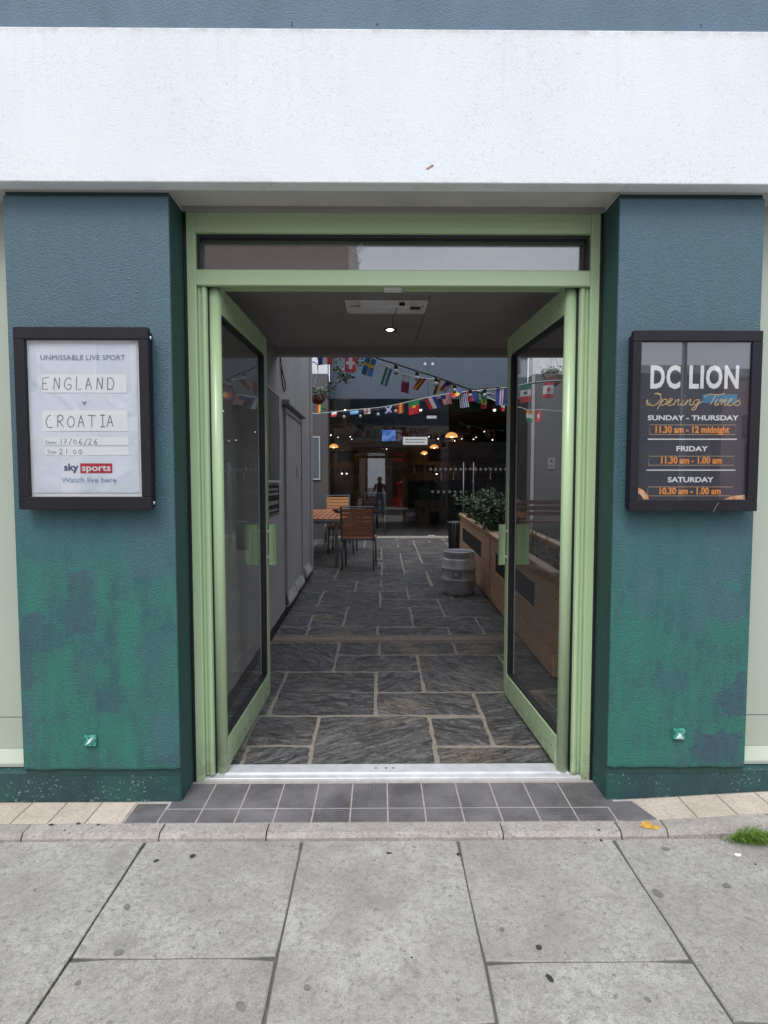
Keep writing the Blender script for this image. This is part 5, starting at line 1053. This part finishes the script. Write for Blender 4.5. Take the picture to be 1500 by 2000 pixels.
def top_piece(name, xa, xb, ya, yb): MB().hexa([(xa, ya, tz(ya) - .022), (xb, ya, tz(ya) - .022), (xb, yb, tz(yb) - .022), (xa, yb, tz(yb) - .022)], [(xa, ya, tz(ya)), (xb, ya, tz(ya)), (xb, yb, tz(yb)), (xa, yb, tz(yb))]).build(name, M['teak'], tb, bevel=.002)
ym = (ty0 + ty1) / 2
for ya, yb in ((ty0, ty0 + .06), (ym - .05, ym + .05), (ty1 - .06, ty1)): top_piece('cross_board', tx0, tx1, ya, yb)
for k in range(nS):
    for ya, yb in ((ty0 + .061, ym - .051), (ym + .051, ty1 - .061)): top_piece('top_slat', tx0 + k * dx_ + .008, tx0 + (k + 1) * dx_ - .008, ya, yb)
for a_ in ((tx0, tx1, ty0 - .012, ty0 + .012), (tx0, tx1, ty1 - .012, ty1 + .012)): MB().box(*a_, zt - .075 + (a_[2] - 7.86) * .022, zt - .024 + (a_[2] - 7.86) * .022).build('apron', M['frame_grey'], tb, bevel=.002)
for x in (tx0, tx1 - .025): MB().hexa([(x, ty0, zt - .075), (x + .025, ty0, zt - .075), (x + .025, ty1, zt - .033), (x, ty1, zt - .033)], [(x, ty0, zt - .026), (x + .025, ty0, zt - .026), (x + .025, ty1, zt + .016), (x, ty1, zt + .016)]).build('side_rail', M['frame_grey'], tb)
for x in (tx0 + .01, tx1 - .155):
    for y in (ty0 + .0, ty1 - .06): MB().box(x, x + .048, y, y + .048, fz(y) - .005, zt - .026).build('leg', M['frame_grey'], tb, bevel=.004)
for (px, py, Y, lb) in ((656, 992, 9.3, 'small black ashtray on the table, farther of two'), (660, 996, 8.95, 'small black ashtray on the table, nearer of two')):
    c = P(px, py, Y); zz = zt + (Y - 7.86) * .022; e = empty('ashtray', (c.x, Y, zz), lb, 'ashtray', 'ashtrays on the wooden table')
    MB().lathe([(.001, 0), (.045, 0), (.055, .035), (.045, .035), (.038, .012), (.001, .012)], (c.x, Y, zz), 16).build('bowl', M['black'], e, smooth=True)

# ------------------------------------------------------------------ KEG
kx_, ky_ = .925, 6.30; kz = fz(6.2)
kg = empty('beer_keg', (kx_, ky_, kz), 'dull grey steel beer keg standing on the slates by the planter', 'keg')
r = .197; H = .50
prof = [(.150, .002), (.168, .0), (.176, .012), (.178, .05), (.180, .075), (r - .006, .095), (r - .004, .155), (r + .006, .163), (r + .010, .175), (r + .006, .187), (r - .003, .195), (r - .003, .285), (r + .006, .293), (r + .010, .305), (r + .006, .317), (r - .004, .325), (r - .006, .395), (.180, .415), (.172, .42)]
MB().lathe(prof, (kx_, ky_, kz), 40).build('barrel', M['keg'], kg, smooth=True)
MB().lathe([(.172, .4202), (.176, .43), (.176, .485), (.180, .493), (.176, .500), (.168, .497), (.166, .485), (.166, .425)], (kx_, ky_, kz), 40).build('top_chime', M['keg'], kg, smooth=True)
MB().lathe([(.166, .424), (.12, .438), (.05, .446), (.032, .447), (.032, .462), (.001, .463)], (kx_, ky_, kz), 32).build('top_dome', M['keg'], kg, smooth=True)
ang = R(-38); MB().lathe([(.001, .012), (.010, .010), (.012, 0)], (0, 0, 0), 12)
def onkeg(name, ang, z, rr, dep, mat, R0):
    mb = MB(); mb.lathe([(.0005, dep), (rr * .7, dep), (rr, dep * .4), (rr, -.006)], (0, 0, 0), 12); ca, sa = math.cos(ang), math.sin(ang)
    mb.v = [(kx_ + (R0 + v[2]) * ca - v[0] * sa, ky_ + (R0 + v[2]) * sa + v[0] * ca, kz + z + v[1]) for v in mb.v]; mb.build(name, mat, kg, smooth=True)
onkeg('side_plug', R(-108), .24, .022, .008, M['keg'], r - .003); onkeg('rim_stud', R(-42), .455, .012, .012, M['chrome'], .176); onkeg('rivet', R(-118), .445, .006, .003, M['black'], .176); onkeg('rivet', R(-112), .06, .006, .003, M['black'], .178)
mb = MB()
for k in range(9): a_ = R(-96 + k * 6.5); mb.box(0, 0, 0, 0, 0, 0) if False else None
V = []; F = []; n = 8
for k in range(n + 1):
    a_ = R(-122 + k * 4.2)
    for z in (.200, .280): V.append((kx_ + (r + .001) * math.cos(a_), ky_ + (r + .001) * math.sin(a_), kz + z))
for k in range(n): F.append((2 * k, 2 * k + 2, 2 * k + 3, 2 * k + 1))
MB().add(V, F).build('stamped_plate', plain('stamped_plate', (.36, .36, .37), .5, .5), kg, smooth=True)

# ------------------------------------------------------------------ PLANTERS, SHRUBS, BIN, SCREEN
def planter(y0, y1, label, xf=1.20, d=.50):
    e = empty('wooden_planter', (xf + d / 2, (y0 + y1) / 2, fz(y0)), label, 'planter'); Wd = M['planter_wood']; H = .765
    def z(y, h): return fz(y) + h
    def face(name, ya, yb, h0, h1, t0, t1, mat, bev=.003):
        MB().hexa([(xf + t0, ya, z(ya, h0)), (xf + t1, ya, z(ya, h0)), (xf + t1, yb, z(yb, h0)), (xf + t0, yb, z(yb, h0))], [(xf + t0, ya, z(ya, h1)), (xf + t1, ya, z(ya, h1)), (xf + t1, yb, z(yb, h1)), (xf + t0, yb, z(yb, h1))]).build(name, mat, e, bevel=bev)
    L_ = y1 - y0; pa, pb = y0 + .22 * L_, y1 - .12 * L_
    face('plank', y0, y1, .585, .735, 0, .022, Wd); face('plank', y0, pa, .395, .578, 0, .022, Wd); face('plank', pb, y1, .395, .578, 0, .022, Wd)
    face('plank', y0, y1, .205, .388, 0, .022, Wd); face('plank', y0, y1, .03, .198, 0, .022, Wd)
    face('chalk_panel', pa + .003, pb - .003, .392, .581, .006, .018, M['black'], 0)
    face('back_plank', y0, y1, .03, .735, d - .022, d, Wd); face('liner', y0 + .02, y1 - .02, .02, .70, .0225, .03, M['black'], 0)
    for a, b in ((y0, y0 + .022), (y1 - .022, y1)):
        for h0, h1 in ((.03, .198), (.205, .388), (.395, .578), (.585, .735)): face('end_plank', a, b, h0, h1, .0225, d - .0225, Wd)
    face('cap_board', y0 - .01, y1 + .01, .7355, .765, -.022, .055, Wd, .004); face('cap_board', y0 - .01, y1 + .01, .7355, .765, d - .055, d + .02, Wd, .004)
    face('cap_board', y0 - .01, y0 + .06, .7355, .765, .056, d - .056, Wd, .004); face('cap_board', y1 - .06, y1 + .01, .7355, .765, .056, d - .056, Wd, .004)
    face('soil', y0 + .03, y1 - .03, .60, .68, .031, d - .023, M['soil'], 0)
    return e
planter(3.70, 5.84, 'long wooden planter with black chalk panel nearest the right door leaf')
planter(5.90, 8.10, 'long wooden planter with black chalk panel behind the keg')
q = random.Random(31); zs = fz(7) + .70
sh = empty('leafy_shrub', (1.45, 7.2, zs), 'dense dark green shrub with pale leaf tips growing in the far planter', 'shrub')
cen = []
for k in range(60): y = q.uniform(6.05, 8.0); cen.append((1.42 + q.uniform(-.18, .2), y, zs + q.uniform(.05, .36) + .05 * math.sin(y * 4)))
mb = MB(); leaves(mb, cen, .030, 2600, q, (.055, .07, .05)); mb.build('foliage', M['leaf'], sh, kind='stuff')
mb = MB(); leaves(mb, [(c[0] - .03, c[1], c[2] + .05) for c in cen if c[2] > zs + .2], .030, 420, q, (.06, .08, .04)); mb.build('bright_leaves', M['ivy'], sh, kind='stuff')
mb = MB()
for c in cen[::2]: mb.tube([(1.45, c[1], zs - .03), (c[0] * .5 + .72, c[1], c[2] * .6 + zs * .4), c], [.008, .006, .003], 5)
mb.build('stems', M['bark'], sh, kind='stuff')
dp_ = empty('dried_plants', (1.45, 4.7, fz(4.7) + .68), 'brown dried stems and small leaves in the near planter behind glass', 'plant')
mb = MB(); mb2 = MB()
for k in range(150):
    x, y = q.uniform(1.27, 1.64), q.uniform(3.8, 5.75); z = fz(y) + .68; h = q.uniform(.03, .14) if y < 5.1 else q.uniform(.08, .30); mb.tube([(x, y, z), (x + q.uniform(-.04, .04), y + q.uniform(-.05, .05), z + h * .6), (x + q.uniform(-.09, .09), y + q.uniform(-.09, .09), z + h)], [.004, .003, .0015], 4)
leaves(mb2, [(q.uniform(1.27, 1.62), q.uniform(3.8, 5.75), fz(4.8) + .70) for _ in range(40)], .018, 380, q, (.05, .08, .03))
mb.build('dry_stems', M['dry'], dp_, kind='stuff'); mb2.build('withered_leaves', leafmat('withered_leaf', (.09, .06, .04), (.20, .17, .10)), dp_, kind='stuff')
# slatted bin
bc = at(888, 1076); bx_, by_ = bc[0] + .01, bc[1] + .10
bn = empty('slatted_bin', (bx_, by_, fz(by_)), 'black slatted litter bin standing behind the far end of the planter', 'bin')
MB().lathe([(.09, 0), (.09, .46), (.085, .46), (.085, .01), (.001, .01)], (bx_, by_, fz(by_)), 20).build('liner', M['black'], bn, smooth=True)
for k in range(14):
    a_ = 2 * math.pi * k / 14; ca, sa = math.cos(a_), math.sin(a_)
    def pp(rr, tt, z): return (bx_ + rr * ca - tt * sa, by_ + rr * sa + tt * ca, fz(by_) + z)
    MB().hexa([pp(.093, -.014, .02), pp(.103, -.014, .02), pp(.103, .014, .02), pp(.093, .014, .02)], [pp(.108, -.017, .47), pp(.118, -.017, .47), pp(.118, .017, .47), pp(.108, .017, .47)]).build('slat', M['black'], bn)
MB().tube([(bx_ + .125 * math.cos(t), by_ + .125 * math.sin(t), fz(by_) + .49) for t in [k * math.pi / 12 for k in range(25)]], .009, 6).build('rim', M['frame_grey'], bn, smooth=True)
# glass wind screen with slim posts
ws = empty('wind_screen', (1.5, 8.8, fz(8.8)), 'clear glass wind screen with slim grey posts behind the planter', 'screen')
for px, Y, ztop in ((905.5, 9.0, 903), (925, 10.2, 903)):
    c = P(px, ztop, Y); MB().tube([(c.x, Y, fz(Y)), (c.x, Y, c.z)], .010, 8).build('post', M['frame_grey'], ws, smooth=True)
c1_, c2_ = P(905.5, 903, 9.0), P(925, 903, 10.2); pz = fz(9) + .1
MB().hexa([(c1_.x + .02, 9.02, pz), (c1_.x + .028, 9.02, pz), (c2_.x + .0, 10.18, pz), (c2_.x - .008, 10.18, pz)], [(c1_.x + .02, 9.02, 1.66), (c1_.x + .028, 9.02, 1.66), (c2_.x + .0, 10.18, 1.66), (c2_.x - .008, 10.18, 1.66)]).build('screen_pane', M['glass_case'], ws)

# ------------------------------------------------------------------ grass tuft and litter
q = random.Random(77); gx, gy = P(1462, 1622, 2.13).x, 2.118
gt = empty('grass_tuft', (gx, gy, -.03), 'bright green grass tuft sprouting at the kerb on the right', 'grass tuft')
t = NT('grass_blade'); n_ = t.noise(t.coord('World'), 45, 2); t.out(t.ramp(n_, [(.3, (.07, .15, .02)), (.6, (.16, .27, .04)), (.8, (.30, .30, .09))]), .5)
mb = MB()
for k in range(620):
    x0 = gx + q.gauss(0, .042); y0 = gy + q.gauss(0, .008); a_ = q.uniform(0, 6.28); l = q.uniform(.03, .11) * q.uniform(.45, 1); lean = q.uniform(.2, 1.0); dx, dy_ = math.cos(a_) * lean * l + .012, math.sin(a_) * lean * l - .028
    w_ = q.uniform(.0007, .0017); px_, py_ = -math.sin(a_) * w_, math.cos(a_) * w_; h = l * math.sqrt(max(.05, 1 - lean * lean * .85))
    mb.add([(x0 - px_, y0 - py_, -.031), (x0 + px_, y0 + py_, -.031), (x0 + dx * .45 + px_, y0 + dy_ * .45 + py_, -.03 + h * .7), (x0 + dx * .45 - px_, y0 + dy_ * .45 - py_, -.03 + h * .7), (x0 + dx, y0 + dy_, -.03 + h * .75)], [(0, 1, 2, 3), (3, 2, 4)])
mb.build('grass_blades', t.m, gt, kind='stuff', fix=False)
r0 = ray(1441, 1670); t0 = (-.028 - CAM_H) / r0[2]
lt_ = empty('litter_scrap', (r0[0] * t0, r0[1] * t0, -.0285), 'small white scrap of litter on the paving below the grass tuft', 'litter')
MB().disc((r0[0] * t0, r0[1] * t0, -.0285), .009, 'z', .003, 10, sx=1.3, sz=.9, jit=.4, sd=2).build('scrap', M['ink_white'], lt_)
r0 = ray(1487, 849 + 1350 - 1350 + 0) if False else None

# ------------------------------------------------------------------ THE STREET BEHIND THE CAMERA (seen in the glass)
gr = box('ground', -150, 150, -150, -1.6, -.9, -.17, plain('far_ground', (.2, .2, .19), .9), bevel=0); tag(gr, kind='structure')
rd = box('road', -60, 60, -8.6, -1.75, -.165, -.145, slab_mat('asphalt', (.045, .045, .047), (.065, .065, .068), (.02, .02, .02)), bevel=0); tag(rd, kind='structure')
box('kerb_edge', -60, 60, -1.75, -1.6, -.3, -.03, M['kerb'], bevel=.01)['kind'] = 'structure'
fp = box('far_pavement', -60, 60, -11, -8.6, -.165, -.03, M['paving'], bevel=0); tag(fp, kind='structure')
t = NT('pink_brick'); v = t.coord('World', (1, 1, 1)); sp_ = t.n('SeparateXYZ'); t.l(v, sp_.inputs[0]); cb_ = t.n('CombineXYZ'); t.l(sp_.outputs[0], cb_.inputs[0]); t.l(sp_.outputs[2], cb_.inputs[1])
bk = t.n('TexBrick'); bk.inputs['Scale'].default_value = 4.4; bk.inputs['Color1'].default_value = (.36, .22, .19, 1); bk.inputs['Color2'].default_value = (.42, .28, .25, 1); bk.inputs['Mortar'].default_value = (.45, .40, .37, 1); bk.inputs['Mortar Size'].default_value = .012; t.l(cb_.outputs[0], bk.inputs[0])
t.l(bk.outputs[0], t.b.inputs['Base Color']); M['brick'] = t.m
M['win'] = plain('dark_window', (.02, .025, .03), .08, var=.1, bump=0)
def terrace(x0, x1, h, mat, label, shop, shops, floors):
    e = empty('street_building', ((x0 + x1) / 2, -11, 0), label, 'building', 'shops across the street')
    MB().box(x0, x1, -19, -11, -.1, h).build('wall', mat, e); MB().box(x0 - .0, x1 + .0, -19, -10.88, h, h + .25).build('parapet', M['lintel'], e, bevel=.02)
    n = max(2, int((x1 - x0) / 2.6)); dx = (x1 - x0) / n
    for f in range(floors):
        for k in range(n):
            cx = x0 + (k + .5) * dx; z0 = 3.9 + f * 2.7
            if z0 + 1.5 > h: continue
            fr_ = MB().box(cx - .55, cx + .55, -11.02, -10.95, z0, z0 + 1.5).build('window', M['lintel'], e); MB().box(cx - .48, cx + .48, -10.95, -10.94, z0 + .07, z0 + 1.43).build('pane', M['win'], fr_)
    for k, (a, b, c) in enumerate(shops):
        MB().box(a, b, -11.02, -10.9, 2.7, 3.35).build('shop_fascia', c, e, bevel=.01); MB().box(a + .1, b - .1, -11.02, -10.93, .5, 2.6).build('shop_window', M['win'], e); MB().box(a, b, -11.02, -10.9, -.05, .5).build('stall_riser', c, e)
    return e
dk = plain('dark_shopfront', (.06, .06, .065), .5); rs = plain('red_shopfront', (.42, .02, .03), .45); gy_ = plain('stone_shopfront', (.35, .33, .30), .6)
terrace(-22, -.9, 10.5, M['brick'], 'tall pink brick terrace across the street with stone shopfronts', 0, [(-21.5, -15, dk), (-14.6, -9, gy_), (-8.6, -4.8, dk), (-4.4, -1.2, gy_)], 1)
terrace(.4, 9.5, 4.5, plain('low_grey_render', (.11, .105, .10), .8), 'low grey rendered shop across the street with red front', 0, [(.7, 2.6, rs), (3.0, 6.2, dk), (6.6, 9.3, dk)], 1)
terrace(9.8, 28, 4.4, M['brick'], 'lower brick terrace across the street on the lamp post side', 0, [(10.4, 16, dk), (16.5, 22, dk)], 1)
sl2 = empty('street_lamp', (3.72, -2.1, -.15), 'tall grey street lamp at the kerb behind the camera', 'street lamp')
MB().tube([(3.72, -2.1, -.15), (3.72, -2.1, 1.2), (3.72, -2.1, 1.21), (3.72, -2.1, 7.5)], [.06, .055, .032, .028], 12).build('post', M['frame_grey'], sl2, smooth=True)
MB().tube([(3.72, -2.1, 7.5), (3.72, -2.3, 7.8), (3.72, -3.0, 7.95)], .035, 8).build('arm', M['frame_grey'], sl2, smooth=True); MB().box(3.6, 3.84, -3.6, -2.95, 7.88, 8.02).build('lantern', M['frame_grey'], sl2, bevel=.03)
pb = empty('pillar_box', (1.25, -2.4 - 6.6, -.03), 'red cylindrical post box on the far pavement', 'post box'); R_ = plain('pillar_box_red', (.45, .015, .02), .3)
MB().lathe([(.25, 0), (.25, .12), (.22, .14), (.22, 1.30), (.26, 1.32), (.26, 1.42), (.20, 1.50), (.001, 1.56)], (1.25, -9.0, -.03), 28).build('body', R_, pb, smooth=True); MB().box(1.12, 1.38, -8.80, -8.77, 1.12, 1.17).build('slot', M['black'], pb)

# ------------------------------------------------------------------ the photographer, whom the shop glass reflects
def person():
    e = empty('person', (0, -.50, -.03), 'person in dark top and blue jeans holding a phone up with both hands', 'person')
    y0 = -.46; zb = -.03
    J = [('pelvis', (0, y0, .93), .150, None), ('waist', (0, y0 - .01, 1.05), .125, 0), ('chest', (0, y0, 1.24), .150, 1), ('shoul', (0, y0, 1.36), .115, 2), ('neck', (0, y0 + .01, 1.44), .055, 3), ('jaw', (0, y0 + .045, 1.50), .070, 4), ('head', (0, y0 + .04, 1.58), .092, 5), ('crown', (0, y0 + .025, 1.655), .070, 6)]
    idx = {}
    V = []; Rr = []; E = []
    def add(n, p, r, par):
        V.append((p[0], p[1], p[2] + zb)); Rr.append(r); idx[n] = len(V) - 1
        if par is not None: E.append((idx[par] if isinstance(par, str) else par, len(V) - 1))
    for n, p, r, par in J: add(n, p, r, par)
    for s, a in ((-1, 'l'), (1, 'r')):
        add('sh' + a, (s * .17, y0, 1.36), .062, 'shoul'); add('el' + a, (s * .24, y0 + .07, 1.12), .045, 'sh' + a); add('fo' + a, (s * .17, y0 + .22, 1.26), .037, 'el' + a); add('wr' + a, (s * .085, y0 + .335, 1.385), .027, 'fo' + a); add('pa' + a, (s * .07, y0 + .375, 1.425), .032, 'wr' + a)
        add('hi' + a, (s * .095, y0, .86), .105, 'pelvis'); add('th' + a, (s * .105, y0 + .01, .68), .088, 'hi' + a); add('kn' + a, (s * .11, y0 + .02, .49), .066, 'th' + a); add('ca' + a, (s * .115, y0 - .01, .33), .064, 'kn' + a); add('an' + a, (s * .12, y0 - .02, .09), .048, 'ca' + a); add('he' + a, (s * .12, y0 - .03, .045), .045, 'an' + a); add('to' + a, (s * .135, y0 + .13, .032), .034, 'he' + a)
    me = bpy.data.meshes.new('body'); me.from_pydata(V, E, []); o = bpy.data.objects.new('body', me); COL.objects.link(o)
    sm = o.modifiers.new('s', 'SKIN'); ss = o.modifiers.new('u', 'SUBSURF'); ss.levels = 2; ss.render_levels = 2
    for i, sv in enumerate(me.skin_vertices[0].data): sv.radius = (Rr[i], Rr[i] * (.72 if i < 4 else 1)); sv.use_root = (i == 0)
    dg = bpy.context.evaluated_depsgraph_get(); dg.update(); m2 = bpy.data.meshes.new_from_object(o.evaluated_get(dg)); bpy.data.objects.remove(o)
    skin = plain('skin', (.45, .27, .20), .5, bump=0); top = plain('navy_top', (.035, .035, .05), .8); jean = plain('blue_jeans', (.09, .14, .25), .8); shoe = plain('dark_shoes', (.02, .02, .02), .6)
    mb = MB(); mb.v = [tuple(v.co) for v in m2.vertices]; mb.f = [tuple(p.vertices) for p in m2.polygons]
    for p in m2.polygons:
        c = p.center; z = c.z - zb
        mb.m.append(3 if z < .085 else 2 if z < .98 else 0 if (z > 1.435 and abs(c.x) < .12 and c.y < y0 + .2) or (c.y > y0 + .27) else 1)
    b = mb.build('body', [skin, top, jean, shoe], e, smooth=True)
    mb = MB(); hc = Vector((0, y0 + .03, 1.60 + zb))
    bm = bmesh.new(); bmesh.ops.create_uvsphere(bm, u_segments=20, v_segments=14, radius=1)
    mb.add([(hc.x + v.co.x * .098, hc.y - .022 + v.co.y * .100, hc.z + .012 + v.co.z * (.105 if v.co.z > 0 else .17)) for v in bm.verts], [tuple(v.index for v in f.verts) for f in bm.faces]); bm.free()
    mb.build('hair', plain('brown_hair', (.05, .03, .02), .5), e, smooth=True)
    face = MB(); face.add([(0.012, y0 + .138, 1.565 + zb), (-.012, y0 + .138, 1.565 + zb), (0, y0 + .135, 1.60 + zb), (0, y0 + .16, 1.57 + zb)], [(0, 1, 3), (1, 2, 3), (2, 0, 3)]); face.build('nose', skin, e)
    for s in (-1, 1):
        MB().disc((s * .03, y0 + .128, 1.60 + zb), .009, 'y', .004, 10, sz=.5).build('eye', M['black'], e)
        # four fingers behind the phone and a thumb in front of it
        for k in range(4):
            z = 1.425 + zb - .012 + k * .018 - .008; MB().tube([(s * .068, y0 + .385, z), (s * .088, y0 + .415, z + .004), (s * .078, y0 + .440, z + .004), (s * .052, y0 + .445, z + .002)], [.009, .0088, .008, .006], 8).build('finger', skin, e, smooth=True)
        MB().tube([(s * .072, y0 + .37, 1.40 + zb), (s * .066, y0 + .40, 1.395 + zb), (s * .05, y0 + .415, 1.41 + zb)], [.011, .010, .007], 8).build('thumb', skin, e, smooth=True)
    ph = empty('phone', (0, -.03, CAM_H), 'dark phone held upright by the person taking the picture', 'phone')
    MB().box(-.080, .080, -.038, -.030, CAM_H - .038, CAM_H + .038).build('phone_body', M['casing'], ph, bevel=.003)
person()
